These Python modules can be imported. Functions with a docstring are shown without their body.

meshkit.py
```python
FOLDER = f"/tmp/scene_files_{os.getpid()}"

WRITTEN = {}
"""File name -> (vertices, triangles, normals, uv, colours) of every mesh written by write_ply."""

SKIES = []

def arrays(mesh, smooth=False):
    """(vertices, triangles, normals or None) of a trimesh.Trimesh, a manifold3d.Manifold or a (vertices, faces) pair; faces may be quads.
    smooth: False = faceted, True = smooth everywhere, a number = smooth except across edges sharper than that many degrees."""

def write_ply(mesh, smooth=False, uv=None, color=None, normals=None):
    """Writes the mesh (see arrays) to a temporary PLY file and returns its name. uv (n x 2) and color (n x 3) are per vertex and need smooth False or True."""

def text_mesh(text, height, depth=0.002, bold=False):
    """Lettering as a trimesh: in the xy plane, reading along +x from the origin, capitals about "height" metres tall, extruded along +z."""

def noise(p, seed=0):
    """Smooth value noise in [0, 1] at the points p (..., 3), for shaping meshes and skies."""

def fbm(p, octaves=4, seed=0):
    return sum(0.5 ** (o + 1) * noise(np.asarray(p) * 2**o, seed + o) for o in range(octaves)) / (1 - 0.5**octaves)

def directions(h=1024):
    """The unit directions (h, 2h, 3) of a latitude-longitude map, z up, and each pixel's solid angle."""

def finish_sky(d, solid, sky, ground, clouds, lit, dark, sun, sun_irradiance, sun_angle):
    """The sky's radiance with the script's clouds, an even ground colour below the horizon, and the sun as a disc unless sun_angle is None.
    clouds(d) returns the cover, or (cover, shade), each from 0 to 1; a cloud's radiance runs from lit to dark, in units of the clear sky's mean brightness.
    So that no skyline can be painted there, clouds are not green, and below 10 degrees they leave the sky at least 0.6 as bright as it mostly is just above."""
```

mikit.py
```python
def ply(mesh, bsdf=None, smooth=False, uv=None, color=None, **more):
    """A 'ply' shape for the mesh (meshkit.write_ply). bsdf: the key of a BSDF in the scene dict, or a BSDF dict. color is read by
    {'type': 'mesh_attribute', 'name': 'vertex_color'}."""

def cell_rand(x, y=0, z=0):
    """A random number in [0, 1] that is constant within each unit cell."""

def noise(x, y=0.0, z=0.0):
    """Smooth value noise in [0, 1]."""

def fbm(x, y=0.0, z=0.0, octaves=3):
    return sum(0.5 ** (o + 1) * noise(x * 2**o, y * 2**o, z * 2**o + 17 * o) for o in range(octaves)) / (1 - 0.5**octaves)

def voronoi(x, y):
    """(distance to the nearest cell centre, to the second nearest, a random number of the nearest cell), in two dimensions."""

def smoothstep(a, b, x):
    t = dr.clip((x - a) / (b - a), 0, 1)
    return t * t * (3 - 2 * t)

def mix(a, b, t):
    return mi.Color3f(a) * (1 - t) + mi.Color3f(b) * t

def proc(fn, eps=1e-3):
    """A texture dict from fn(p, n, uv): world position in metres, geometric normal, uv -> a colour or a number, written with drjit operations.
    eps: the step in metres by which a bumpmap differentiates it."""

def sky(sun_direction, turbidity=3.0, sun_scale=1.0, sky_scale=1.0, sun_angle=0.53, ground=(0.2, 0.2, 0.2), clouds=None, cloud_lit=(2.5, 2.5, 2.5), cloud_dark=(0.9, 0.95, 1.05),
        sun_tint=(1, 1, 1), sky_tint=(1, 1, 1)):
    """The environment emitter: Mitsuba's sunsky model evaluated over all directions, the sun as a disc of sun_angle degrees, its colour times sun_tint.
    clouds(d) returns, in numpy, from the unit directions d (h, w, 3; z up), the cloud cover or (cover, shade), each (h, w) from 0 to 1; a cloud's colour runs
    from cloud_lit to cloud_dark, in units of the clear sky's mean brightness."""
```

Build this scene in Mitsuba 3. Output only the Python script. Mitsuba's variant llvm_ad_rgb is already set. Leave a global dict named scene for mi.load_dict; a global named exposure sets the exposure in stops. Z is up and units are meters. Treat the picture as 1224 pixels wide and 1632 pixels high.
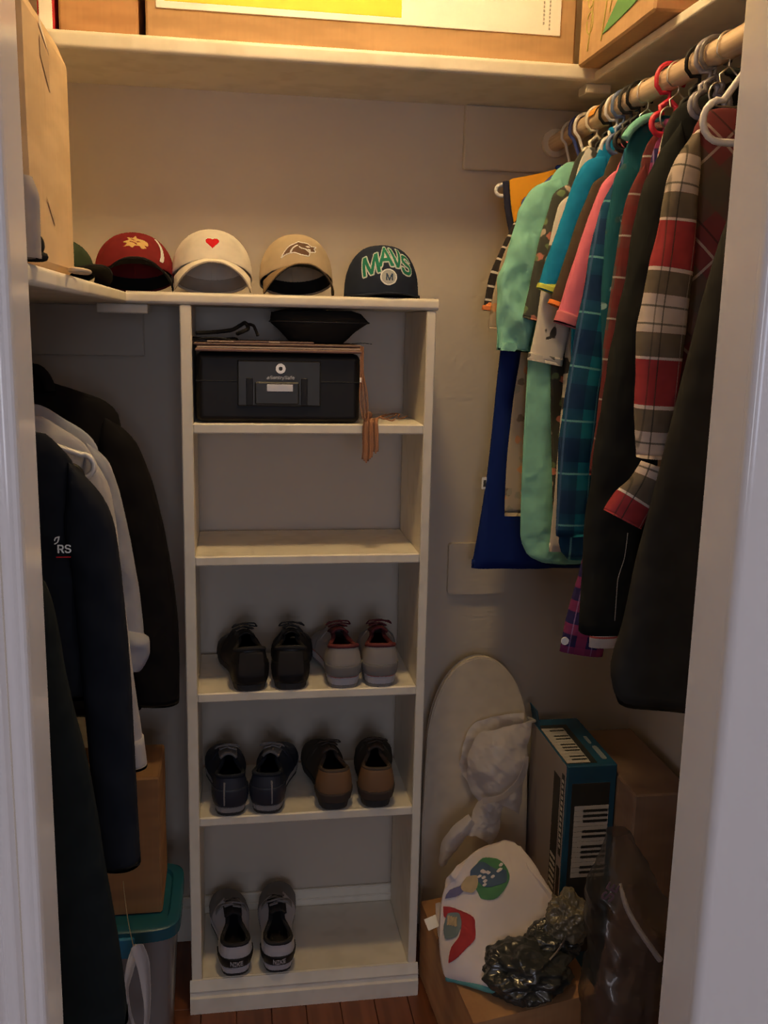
import math
import numpy as np, trimesh, manifold3d as m3, shapely
import shapely.geometry as sg
from shapely import affinity
import mitsuba as mi, drjit as dr
import mikit, meshkit
from mikit import proc, noise, fbm, smoothstep, mix
T = mi.ScalarTransform4f
scene, labels = {}, {}

# ---------------------------------------------------------------- camera, light, exposure
EYE = (0.0, 0.0, 1.614)                      # eye height of a person standing in front of the doorway
YAW, PITCH, ROLL, FOCAL = math.radians(9.09), math.radians(10.94), math.radians(1.265), 1527.2
_f = np.array([math.sin(YAW) * math.cos(PITCH), math.cos(YAW) * math.cos(PITCH), -math.sin(PITCH)])
_r = np.array([math.cos(YAW), -math.sin(YAW), 0]); _u = np.cross(_r, _f)
_up = math.cos(ROLL) * _u - math.sin(ROLL) * _r
scene['camera'] = {'type': 'perspective', 'fov': 2 * math.degrees(math.atan(612 / FOCAL)), 'fov_axis': 'x', 'near_clip': 0.02, 'far_clip': 50.0,
                   'to_world': T().look_at(origin=list(EYE), target=list(np.array(EYE) + _f), up=list(_up))}
exposure = 0.0
LAMP_POS, LAMP_R, LAMP_L = (0.20, 1.60, 2.665), 0.09, (98.0, 69.0, 33.5)      # bare warm bulb on the closet ceiling
WINDOW_L, WINDOW2_L, WINDOW3_L = (3.9, 4.2, 5.4), (3.2, 3.1, 3.4), (7.0, 7.1, 8.2)               # daylight through the window of the room outside, behind the viewer

# ---------------------------------------------------------------- helpers
def rgb(c): return {'type': 'rgb', 'value': [float(v) for v in c]}
def mat(name, color, rough=0.7, **kw):
    """a principled material as a scene entry; color is an rgb or a texture dict"""
    bump = kw.pop('bump', None)
    b = {'type': 'principled', 'base_color': color if isinstance(color, dict) else rgb(color), 'roughness': rough, **({'specular': 0.12} if rough > 0.85 else {}), **kw}
    if bump is not None: b = {'type': 'bumpmap', 'arbitrary': bump[0], 'scale': bump[1], 'bsdf': b}
    scene['mat_' + name] = {'type': 'twosided', 'bsdf': b}
    return 'mat_' + name
def numbered(key):
    if key not in scene and key not in labels and not any(k.startswith(key + '__') for k in scene): return key
    i = 1
    while True:
        k = '%s_%03d' % (key, i)
        if k not in scene and k not in labels and not any(q.startswith(k + '__') for q in scene): return k
        i += 1
def thing(name, label, cat, group=None):
    key = numbered(name); labels[key] = {'label': label, 'category': cat}
    if group: labels[key]['group'] = group
    return key
def put(key, mesh, m, smooth=30, uv=None, xf=None, label=None, **kw):
    key = numbered(key)
    if xf is not None: kw['to_world'] = xf
    scene[key] = mikit.ply(mesh, m, smooth=smooth, uv=uv, **kw)
    if label: labels[key] = {'label': label}
    return key
def part(parent, name, mesh, m, smooth=30, **kw): return put(parent + '__' + name, mesh, m, smooth, **kw)
def struct(name, mesh, m, smooth=30, **kw):
    k = put(name, mesh, m, smooth, **kw); labels[k] = {'kind': 'structure'}; return k
cat_ = trimesh.util.concatenate
def hull(pts): return trimesh.Trimesh(np.asarray(pts)).convex_hull if False else trimesh.convex.convex_hull(np.asarray(pts, float))
def box(x0, x1, y0, y1, z0, z1, c=0.002):
    """chamfered box"""
    lo, hi = np.minimum((x0, y0, z0), (x1, y1, z1)), np.maximum((x0, y0, z0), (x1, y1, z1))
    c = min(c, *(0.45 * (hi - lo)))
    pts = []
    for sx in (0, 1):
        for sy in (0, 1):
            for sz in (0, 1):
                p = np.where([sx, sy, sz], hi, lo); s = np.where([sx, sy, sz], -c, c)
                for k in range(3):
                    q = p + s; q[k] = p[k]; pts.append(q)
    return hull(pts)
def rbox(x0, x1, y0, y1, z0, z1, r, n=10):
    lo, hi = np.array((x0, y0, z0)) + r, np.array((x1, y1, z1)) - r
    s = trimesh.creation.icosphere(2, radius=r).vertices
    return hull(np.vstack([s + np.where([a, b, c], hi, lo) for a in (0, 1) for b in (0, 1) for c in (0, 1)]))
def spin(mesh, deg, about=(0, 0, 0), axis=(0, 0, 1)):
    m = mesh.copy(); m.apply_transform(trimesh.transformations.rotation_matrix(math.radians(deg), axis, about)); return m
def move(mesh, d): m = mesh.copy(); m.apply_translation(d); return m
def smoothline(pts, n):
    """Catmull-Rom-like resampling of a polyline to n points"""
    from scipy.interpolate import PchipInterpolator
    p = np.asarray(pts, float); t = np.r_[0, np.cumsum(np.linalg.norm(np.diff(p, axis=0), axis=1))]
    return PchipInterpolator(t, p)(np.linspace(0, t[-1], n))
def tube(pts, r, sides=8, closed=False, n=None):
    p = smoothline(pts, n) if n else np.asarray(pts, float)
    N = len(p); t = np.gradient(p, axis=0)
    if closed: t = np.roll(p, -1, 0) - np.roll(p, 1, 0)
    t /= np.linalg.norm(t, axis=1, keepdims=True) + 1e-12
    a = np.zeros_like(p); ref = np.array([0.0, 0, 1]) if abs(t[0, 2]) < 0.9 else np.array([1.0, 0, 0])
    for i in range(N):
        ref = ref - t[i] * (ref @ t[i]); ref /= np.linalg.norm(ref) + 1e-12; a[i] = ref
    b = np.cross(t, a); ang = np.arange(sides) * 2 * np.pi / sides
    rr = np.broadcast_to(r, (N,))[:, None, None]
    v = p[:, None] + rr * (np.cos(ang)[None, :, None] * a[:, None] + np.sin(ang)[None, :, None] * b[:, None])
    return loft(v, wrap=closed)
def loft(rings, wrap=False, caps=True):
    """closed rings (n, m, 3) joined into a mesh; caps are fans"""
    R = np.asarray(rings, float); n, m = R.shape[:2]; v = R.reshape(-1, 3); f = []
    j = np.arange(m); k = (j + 1) % m
    for i in range(n if wrap else n - 1):
        a, b = i * m, ((i + 1) % n) * m
        f += [np.stack([a + j, a + k, b + k], 1), np.stack([a + j, b + k, b + j], 1)]
    if caps and not wrap:
        v = np.vstack([v, R[0].mean(0), R[-1].mean(0)]); c0, c1 = n * m, n * m + 1
        f += [np.stack([k, j, j * 0 + c0], 1), np.stack([(n - 1) * m + j, (n - 1) * m + k, j * 0 + c1], 1)]
    mesh = trimesh.Trimesh(v, np.vstack(f), process=False)
    if mesh.volume < 0: mesh.invert()
    return mesh
def sheet(P, t):
    """a grid of points (n, m, 3) thickened to a cloth of thickness t"""
    P = np.asarray(P, float); n, m = P.shape[:2]
    N = np.cross(np.gradient(P, axis=0), np.gradient(P, axis=1)); N /= np.linalg.norm(N, axis=2, keepdims=True) + 1e-12
    t = np.broadcast_to(t, (n, m))[..., None]
    v = np.vstack([(P + N * t / 2).reshape(-1, 3), (P - N * t / 2).reshape(-1, 3)]); o = n * m
    i, j = np.meshgrid(np.arange(n - 1), np.arange(m - 1), indexing='ij'); a = (i * m + j).ravel()
    q = [np.stack([a, a + m, a + m + 1, a + 1], 1), np.stack([a + o, a + 1 + o, a + m + 1 + o, a + m + o], 1)]
    edge = np.r_[np.arange(m - 1), np.arange(m - 1, n * m - 1, m), np.arange(n * m - 1, (n - 1) * m, -1), np.arange((n - 1) * m, 0, -m)]
    e2 = np.roll(edge, -1); q.append(np.stack([edge, e2, e2 + o, edge + o], 1))
    q = np.vstack(q); return trimesh.Trimesh(v, np.vstack([q[:, [0, 1, 2]], q[:, [0, 2, 3]]]), process=False)
def prism(poly, z0, z1):
    """shapely polygon extruded along z"""
    ms = [trimesh.creation.extrude_polygon(g, z1 - z0, engine='earcut') for g in getattr(poly, 'geoms', [poly])]
    return move(cat_(ms), (0, 0, z0))
def stand(mesh):
    """xy -> xz: a drawing in the xy plane stands up facing -y"""
    m = mesh.copy(); v = m.vertices.copy(); m.vertices = np.stack([v[:, 0], -v[:, 2], v[:, 1]], 1); return m
def fine(mesh, h):
    v, f = trimesh.remesh.subdivide_to_size(mesh.vertices, mesh.faces, h, max_iter=8); return trimesh.Trimesh(v, f, process=False)
def rough(mesh, amp, freq, seed=0):
    m = mesh.copy(); m.vertices = m.vertices + amp * 2 * np.stack([meshkit.fbm(m.vertices * freq + 31.7 * k, 3, seed + k) - 0.5 for k in range(3)], 1); return m

# ---------------------------------------------------------------- materials
peel = proc(lambda p, n, uv: fbm(p.x * 160, p.y * 160, p.z * 160, 2), eps=0.0015)
WALL = mat('wall', (0.52, 0.455, 0.37), 0.75, bump=(peel, 0.0022))
CEIL = mat('ceiling', (0.7, 0.68, 0.64), 0.9)
def paint(p, n, uv):
    t = fbm(p.x * 25, p.y * 25, p.z * 14, 3)
    return mix((0.72, 0.665, 0.55), (0.66, 0.605, 0.49), smoothstep(0.45, 0.75, t))
PAINT = mat('shelf_paint', proc(paint), 0.5)
TRIM = mat('trim_paint', (0.64, 0.60, 0.58), 0.15)
def card(a, b):
    def fn(p, n, uv):
        t = fbm(p.x * 9, p.y * 9, p.z * 30, 3) + 0.18 * noise(p.x * 260, p.y * 260, p.z * 8)
        return mix(a, b, smoothstep(0.35, 0.85, t))
    return proc(fn)
CARD = mat('cardboard', card((0.44, 0.27, 0.135), (0.36, 0.215, 0.105)), 0.85)
CARD2 = mat('cardboard_pale', card((0.58, 0.40, 0.21), (0.51, 0.345, 0.175)), 0.85)
CARD3 = mat('cardboard_brown', card((0.44, 0.24, 0.11), (0.37, 0.19, 0.085)), 0.85)
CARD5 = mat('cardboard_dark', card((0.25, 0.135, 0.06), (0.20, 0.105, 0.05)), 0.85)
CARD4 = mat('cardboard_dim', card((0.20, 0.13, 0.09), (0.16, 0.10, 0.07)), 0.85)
TAPE = mat('packing_tape', (0.47, 0.32, 0.18), 0.4)
WHITE = mat('white_print', (0.86, 0.84, 0.78), 0.6)
YELLOW = mat('yellow_print', (0.85, 0.62, 0.05), 0.6)
def plank(c0):
    def fn(p, n, uv):
        g = fbm(p.x * 60, p.y * 4, 0.3, 4); return mix(tuple(v * 0.7 for v in c0), c0, smoothstep(0.3, 0.7, g))
    return proc(fn)
PLANK = [mat('plank_%s' % w, plank(c), 0.35) for w, c in (('red', (0.155, 0.052, 0.022)), ('brown', (0.125, 0.045, 0.022)), ('light', (0.18, 0.062, 0.028)))]
ROD = mat('rod_wood', proc(lambda p, n, uv: mix((0.62, 0.47, 0.32), (0.52, 0.37, 0.24), smoothstep(0.3, 0.7, fbm(p.x * 120, p.y * 5, p.z * 120, 3)))), 0.35)
BLACK = mat('black_plastic', (0.008, 0.008, 0.009), 0.5, specular=0.18)
DARK = mat('dark_plastic', (0.020, 0.022, 0.024), 0.45, specular=0.3)
WPL = mat('white_plastic', (0.78, 0.75, 0.72), 0.3)
METAL = mat('metal', (0.75, 0.72, 0.68), 0.25, metallic=1.0)
BRASS = mat('socket', (0.7, 0.7, 0.68), 0.4)
INK = mat('ink', (0.03, 0.03, 0.03), 0.6)
def plain(name, c, rough=0.9, **kw): return mat(name, c, rough, **kw)
fold_h = proc(lambda p, n, uv: fbm(p.x * 26 + p.z * 9, p.y * 22, p.z * 17 - p.x * 8, 3), eps=.002)
def cloth(name, c, v=0.15, wrinkle=0.006):
    """a dyed fabric with a little unevenness"""
    return mat(name, proc(lambda p, n, uv: mix(tuple(x * (1 - v) for x in c), tuple(min(1, x * (1 + v)) for x in c), fbm(p.x * 40, p.y * 40, p.z * 40, 3))), 0.9, bump=(fold_h, wrinkle))

# ---------------------------------------------------------------- the setting
XL, XR, YB, YF, ZC = -0.75, 1.07, 2.345, 1.0, 2.76       # closet walls, inner face of the front wall, ceiling
DOOR_L, DOOR_R, DOOR_T = -0.195, 0.525, 2.10
fl = struct('floor', box(-2.2, 2.4, -2.6, YB + 0.1, -0.06, -0.014, 0.001), 'mat_plank_brown', False)
rng = np.random.default_rng(3)
px = XL
k = 0
while px < XR:
    w = 0.083; y = 0.3 - rng.uniform(0, .3)
    while y < YB:
        L = rng.uniform(0.55, 1.1); y1 = min(y + L, YB)
        part(fl, 'plank', box(px + .0008, min(px + w, XR) - .0008, y + .0006, y1 - .0006, -0.016, -rng.uniform(0, .0006), 0.0012), PLANK[int(rng.integers(3))], False)
        y = y1
    px += w
struct('ceiling', box(-2.2, 2.4, -2.6, YB + 0.1, ZC, ZC + 0.06, 0.001), CEIL, False)
struct('wall_back', box(XL - .1, XR + .1, YB, YB + .1, -0.02, ZC, 0.001), WALL, False)
struct('wall_left', box(XL - .1, XL, YF - .02, YB, -0.02, ZC, 0.001), WALL, False)
struct('wall_right', box(XR, XR + .1, YF - .02, YB, -0.02, ZC, 0.001), WALL, False)
struct('wall_front', cat_([box(-2.2, DOOR_L - .02, YF - .085, YF, -0.02, ZC, .001), box(DOOR_R + .02, 2.4, YF - .085, YF, -0.02, ZC, .001),
                           box(DOOR_L - .02, DOOR_R + .02, YF - .085, YF, DOOR_T + .02, ZC, .001)]), WALL, False)
# the room outside the closet (behind the viewer): two side walls and a rear wall with a window
def window(n, wall, a0, a1, z0, z1, L):
    """a framed window in the room's rear wall ('rear') or right wall ('right'); its pane shows the bright overcast day"""
    def B(u0, u1, v0, v1, d0, d1): return box(u0, u1, -2.6 - d1, -2.6 - d0, v0, v1) if wall == 'rear' else box(2.4 + d0, 2.4 + d1, u0, u1, v0, v1) if wall == 'right' else box(-2.2 - d1, -2.2 - d0, u0, u1, v0, v1)
    e = .05; k = 'window_%d' % n; scene.pop(k, None); labels[k] = {'kind': 'structure'}; am = (a0 + a1) / 2
    for b in (B(a0, a0 + e, z0, z1, .0, .06), B(a1 - e, a1, z0, z1, .0, .06), B(a0 + e, a1 - e, z0, z0 + e, .0, .06), B(a0 + e, a1 - e, z1 - e, z1, .0, .06), B(am - .02, am + .02, z0 + e, z1 - e, .0, .06)): part(k, 'frame', b, TRIM, False)
    for u0, u1 in ((a0 + e, am - .02), (am + .02, a1 - e)):
        q = [(u0, z0 + e), (u1, z0 + e), (u1, z1 - e), (u0, z1 - e)]
        g = trimesh.Trimesh([(u, -2.64, v) if wall == 'rear' else (2.44 if wall == 'right' else -2.24, u, v) for u, v in q], [[0, 1, 2], [0, 2, 3]], process=False)
        if g.face_normals[0] @ np.array((0, 1, 0) if wall == 'rear' else (-1, 0, 0) if wall == 'right' else (1, 0, 0)) < 0: g.invert()
        part(k, 'pane', g, {'type': 'diffuse', 'reflectance': rgb((.1, .1, .1))}, False, emitter={'type': 'area', 'radiance': rgb(L)})
R0, R1, RZ0, RZ1 = -0.6, 0.75, 1.0, 2.2                    # rear window
S0, S1, SZ0, SZ1 = -1.7, -.3, 1.2, 2.3                    # right window
L0, L1, LZ0, LZ1 = -1.6, -.9, 0.9, 2.2                     # left window
struct('wall_room_left', cat_([box(-2.3, -2.2, -2.6, L0, -0.02, ZC, .001), box(-2.3, -2.2, L1, YF, -0.02, ZC, .001), box(-2.3, -2.2, L0, L1, -0.02, LZ0, .001), box(-2.3, -2.2, L0, L1, LZ1, ZC, .001)]), WALL, False)
struct('wall_room_right', cat_([box(2.4, 2.5, -2.6, S0, -0.02, ZC, .001), box(2.4, 2.5, S1, YF, -0.02, ZC, .001), box(2.4, 2.5, S0, S1, -0.02, SZ0, .001), box(2.4, 2.5, S0, S1, SZ1, ZC, .001)]), WALL, False)
struct('wall_room_rear', cat_([box(-2.2, R0, -2.7, -2.6, 0, ZC), box(R1, 2.4, -2.7, -2.6, 0, ZC), box(R0, R1, -2.7, -2.6, 0, RZ0), box(R0, R1, -2.7, -2.6, RZ1, ZC)]), WALL, False)
window(1, 'rear', R0, R1, RZ0, RZ1, WINDOW_L)
window(2, 'right', S0, S1, SZ0, SZ1, WINDOW2_L)
window(3, 'left', L0, L1, LZ0, LZ1, WINDOW3_L)
# jambs with a rounded front edge, moulded casing on the left, flat board on the right
def upright(poly, z0, z1): return prism(poly, z0, z1)
def nose(x0, x1, y0, y1, r):
    return sg.box(min(x0, x1) + r, y0 + r, max(x0, x1) - r, y1 - r).buffer(r, 6)
struct('trim_1', upright(nose(DOOR_L - .02, DOOR_L, YF - .078, YF, .0025), 0, DOOR_T), TRIM, 40)
struct('trim_2', upright(nose(DOOR_R, DOOR_R + .02, YF - .074, YF, .003), 0, DOOR_T), TRIM, 40)
struct('trim_3', box(DOOR_L - .02, DOOR_R + .02, YF - .074, YF, DOOR_T, DOOR_T + .02), TRIM, 40)
dd = np.array([0, .001, .003, .0065, .009, .011, .014, .0175, .0205, .0235, .0255, .028, .032, .036, .038, .040, .0425, .045, .05, .056, .0625, .065, .066])
hh = np.array([.004, .007, .0088, .0088, .0075, .0052, .0042, .0046, .0062, .0088, .0112, .0122, .0124, .0116, .0092, .0086, .0100, .0134, .0146, .0152, .0152, .0135, .010])
prof = sg.Polygon([(DOOR_L - d, YF - .078 - h) for d, h in zip(dd, hh)] + [(DOOR_L - dd[-1], YF - .078), (DOOR_L, YF - .078)])
struct('trim_4', upright(prof, 0, DOOR_T + .06), TRIM, 25)
struct('trim_5', upright(sg.box(DOOR_R + .011, YF - .0885 + .011, DOOR_R + .14, YF - .074).buffer(.011, 10), 0, DOOR_T + .06), TRIM, 40)
struct('baseboard_back', cat_([box(XL, XR, YB - .012, YB, 0, .125, .003), box(XL, XR, YB - .017, YB, 0, .10, .003)]), PAINT, False)
struct('baseboard_right', box(XR - .012, XR, YF, YB - .012, 0, .125, .003), PAINT, False)
# ledger boards on the back wall that carry the rods
struct('trim_6', box(0.545, XR, YB - .017, YB, 1.985, 2.13, .003), WALL, False)
struct('trim_7', box(XL, -0.203, YB - .017, YB, 1.533, 1.651, .003), WALL, False)
struct('trim_8', cat_([prism(sg.box(0.551, .948, XR, 1.066).buffer(.008), 0, .017)]).apply_transform(np.array([[1, 0, 0, 0], [0, 0, -1, YB], [0, 1, 0, 0], [0, 0, 0, 1]])), WALL, False)
# the bulb on the ceiling
lamp = thing('ceiling_lamp', 'round globe lamp in a ceiling socket lighting the closet from above', 'lamp')
part(lamp, 'socket', trimesh.creation.revolve(np.array([[0, 0], [.055, 0], [.055, -.012], [.03, -.02], [.022, -.06], [0, -.06]])[::-1]).apply_translation((LAMP_POS[0], LAMP_POS[1], ZC - .004)), BRASS)
bulb = trimesh.creation.icosphere(3, radius=LAMP_R); bulb.apply_scale((1, 1, .95)); bulb.apply_translation(LAMP_POS)
part(lamp, 'globe', bulb, {'type': 'diffuse', 'reflectance': rgb((.5, .5, .5))}, True, emitter={'type': 'area', 'radiance': rgb(LAMP_L)})

# ---------------------------------------------------------------- shelves
ZU0, ZU1 = 2.130, 2.164                                 # upper shelf
ZT0, ZT1 = 1.650, 1.675                                 # the low shelf and the top of the bookcase
YS = 2.06                                               # front of the back shelves
def board(x0, x1, y0, y1, z0, z1, r=.006):
    """a plank whose front edge is rounded over"""
    p = sg.box(y0 + r, z0 + r, y1, z1 - r).buffer(r, 5).intersection(sg.box(y0, z0, y1, z1))
    m = prism(p, 0, x1 - x0); v = m.vertices.copy(); m.vertices = np.stack([x0 + v[:, 2], v[:, 0], v[:, 1]], 1); m.fix_normals(); return m
t = thing('wall_shelf', 'upper cream painted shelf along the back wall under the big cartons', 'shelf'); scene.pop(t, None)
part(t, 'plank', board(XL, XR, YS, YB, ZU0, ZU1, .009), PAINT)
part(t, 'cleat', box(.745, .80, YS + .012, YS + .06, 2.110, ZU0 - .0005, .002), PAINT)
t = thing('wall_shelf', 'upper cream painted shelf along the right wall above the wooden rod', 'shelf')
ZR1 = 2.149
m = board(-(YS - .001), -(YF + .002), .756, XR, ZU0, ZR1, .004); v = m.vertices.copy(); m.vertices = np.stack([v[:, 1], -v[:, 0], v[:, 2]], 1); m.fix_normals()
part(t, 'plank', m, PAINT)
t = thing('wall_shelf', 'low cream painted shelf on the left under the tall pale carton', 'shelf')
m = board(-(YB - .001), -(YF + .002), .214, .75, ZT0, ZT1 - .001, .007); v = m.vertices.copy(); m.vertices = np.stack([-v[:, 1], -v[:, 0], v[:, 2]], 1); m.fix_normals()
part(t, 'plank', m, PAINT)
part(t, 'cleat', box(-.275, -.172, YS + .018, YS + .065, 1.630, ZT0 - .0005, .002), PAINT)

bc = thing('bookcase', 'narrow cream painted open bookcase with five tiers against the back wall', 'bookcase')
XI0, XI1, XO0, XO1 = -.083, .414, -.107, .4345
part(bc, 'side', rough(fine(box(XO0, XI0, YS + .002, YB - .018, 0.0, ZT0 - .0005, .002), .08), .0008, 14, 1), PAINT)
part(bc, 'side', rough(fine(box(XI1, XO1, YS + .002, YB - .018, 0.0, ZT0 - .0005, .002), .08), .0008, 14, 5), PAINT)
part(bc, 'top', board(-.2135, .438, YS - .003, YB - .003, ZT0, ZT1, .008), PAINT)
for z in (1.405, 1.115, .800, .498):
    part(bc, 'shelf', rough(fine(box(XI0 - .0005, XI1 + .0005, YS + .001, YB - .019, z - .022, z, .003), .07), .0007, 17, int(z * 100)), PAINT)
part(bc, 'shelf', box(XI0 - .0005, XI1 + .0005, YS + .001, YB - .019, .060, .083, .003), PAINT)
base = sg.Polygon([(YS - .012, 0), (YS - .012, .040), (YS - .008, .044), (YS - .006, .052), (YS - .009, .058), (YS - .004, .070), (YS - .0005, .082), (YS + .003, .082), (YS + .003, 0)])
m = prism(base, 0, XO1 - XO0 + .008); v = m.vertices.copy(); m.vertices = np.stack([XO0 - .004 + v[:, 2], v[:, 0], v[:, 1]], 1); m.fix_normals()
part(bc, 'base_moulding', m, PAINT, 20)

# ---------------------------------------------------------------- cartons on the shelves
t = thing('carton', 'big cardboard carton with a white and yellow printed panel on the upper shelf', 'cardboard box')
bx0, bx1 = -.165, .727
part(t, 'body', rough(fine(box(bx0, bx1, 2.105, 2.335, ZU1 + .001, 2.47, .004), .06), .0012, 9, 2), CARD)
YP = 2.1022
part(t, 'printed_panel', box((-0.144, 2.102, 2.228)[0], (0.691, 2.102, 2.248)[0], YP - .0006, YP + .004, (0.692, 2.102, 2.226)[2], 2.455, .0003), WHITE, False, label='white printed panel')
part(t, 'yellow_field', box((-0.127, 2.102, 2.235)[0], (0.350, 2.102, 2.250)[0], YP - .0012, YP + .002, (0.350, 2.102, 2.239)[2], 2.45, .0003), YELLOW, False, label='yellow printed field')
lt = cat_([box((0.652, 2.102, 2.290)[0], (0.652, 2.102, 2.290)[0] + .0035, YP - .0011, YP, 2.246 + k * .008, 2.2515 + k * .008, .0002) for k in range(9)] +
          [box((0.665, 2.102, 2.291)[0], (0.665, 2.102, 2.291)[0] + .003, YP - .0011, YP, 2.236 + k * .0075, 2.241 + k * .0075, .0002) for k in range(12)])
part(t, 'fine_print', lt, mat('grey_ink', (.35, .33, .3), .7), False)
t = thing('carton', 'brown carton with a worn lower edge at the left end of the upper shelf', 'cardboard box')
part(t, 'body', rough(fine(box((-0.332, 2.097, 2.166)[0], (-0.180, 2.112, 2.166)[0], (-0.254, 2.112, 2.166)[1], 2.335, ZU1 + .001, 2.45, .004), .05), .0018, 11, 8), CARD3)
bk = (-0.332, 2.097, 2.166)[0] - .042
t = thing('book', 'red book standing beside the brown carton on the upper shelf', 'book')
part(t, 'cover', box(bk, bk + .033, 2.12, 2.30, ZU1 + .001, 2.42, .003), mat('red_cover', (.45, .02, .03), .45), False)
part(t, 'pages', box(bk + .004, bk + .029, 2.116, 2.298, ZU1 + .004, 2.414, .001), WHITE, False)

t = thing('carton', 'tall pale cardboard carton with peeled tape standing on the low left shelf', 'cardboard box')
cx, cy0, cy1, cz1 = -.222, 1.16, 1.470, (-0.222, 1.506, 1.982)[2]
b = fine(hull(np.vstack([box(cx - .36, cx, cy0, cy1, ZT1 + .0005, cz1 - .02, .008).vertices, box(cx - .352, cx - .008, cy0 + .01, cy1 - .03, cz1 - .03, cz1, .006).vertices])), .03)
part(t, 'body', rough(b, .0006, 7, 4), CARD2)
def stickon(y0, y1, z0, z1, m, nm):
    p = sg.Polygon([(y0, z0 + .03), (y0, z1), (y1, z1 - .012), (y1, z0)])
    q = prism(p, 0, .0004); v = q.vertices.copy(); q.vertices = np.stack([cx + .0008 + v[:, 2], v[:, 0], v[:, 1]], 1); q.fix_normals(); part(t, nm, q, m, False)
stickon((-0.220, 1.262, 1.912)[1], (-0.220, 1.317, 1.926)[1], (-0.220, 1.309, 1.890)[2], (-0.220, 1.293, 1.942)[2], TAPE, 'tape')
stickon((-0.220, 1.261, 1.939)[1], (-0.220, 1.320, 1.955)[1], (-0.220, 1.283, 1.935)[2], (-0.220, 1.287, 1.953)[2], mat('torn_paper', (.72, .58, .40), .8), 'torn_patch')
stickon((-0.220, 1.262, 1.748)[1], (-0.220, 1.315, 1.754)[1], (-0.220, 1.283, 1.730)[2], (-0.220, 1.289, 1.754)[2], TAPE, 'tape')

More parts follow.
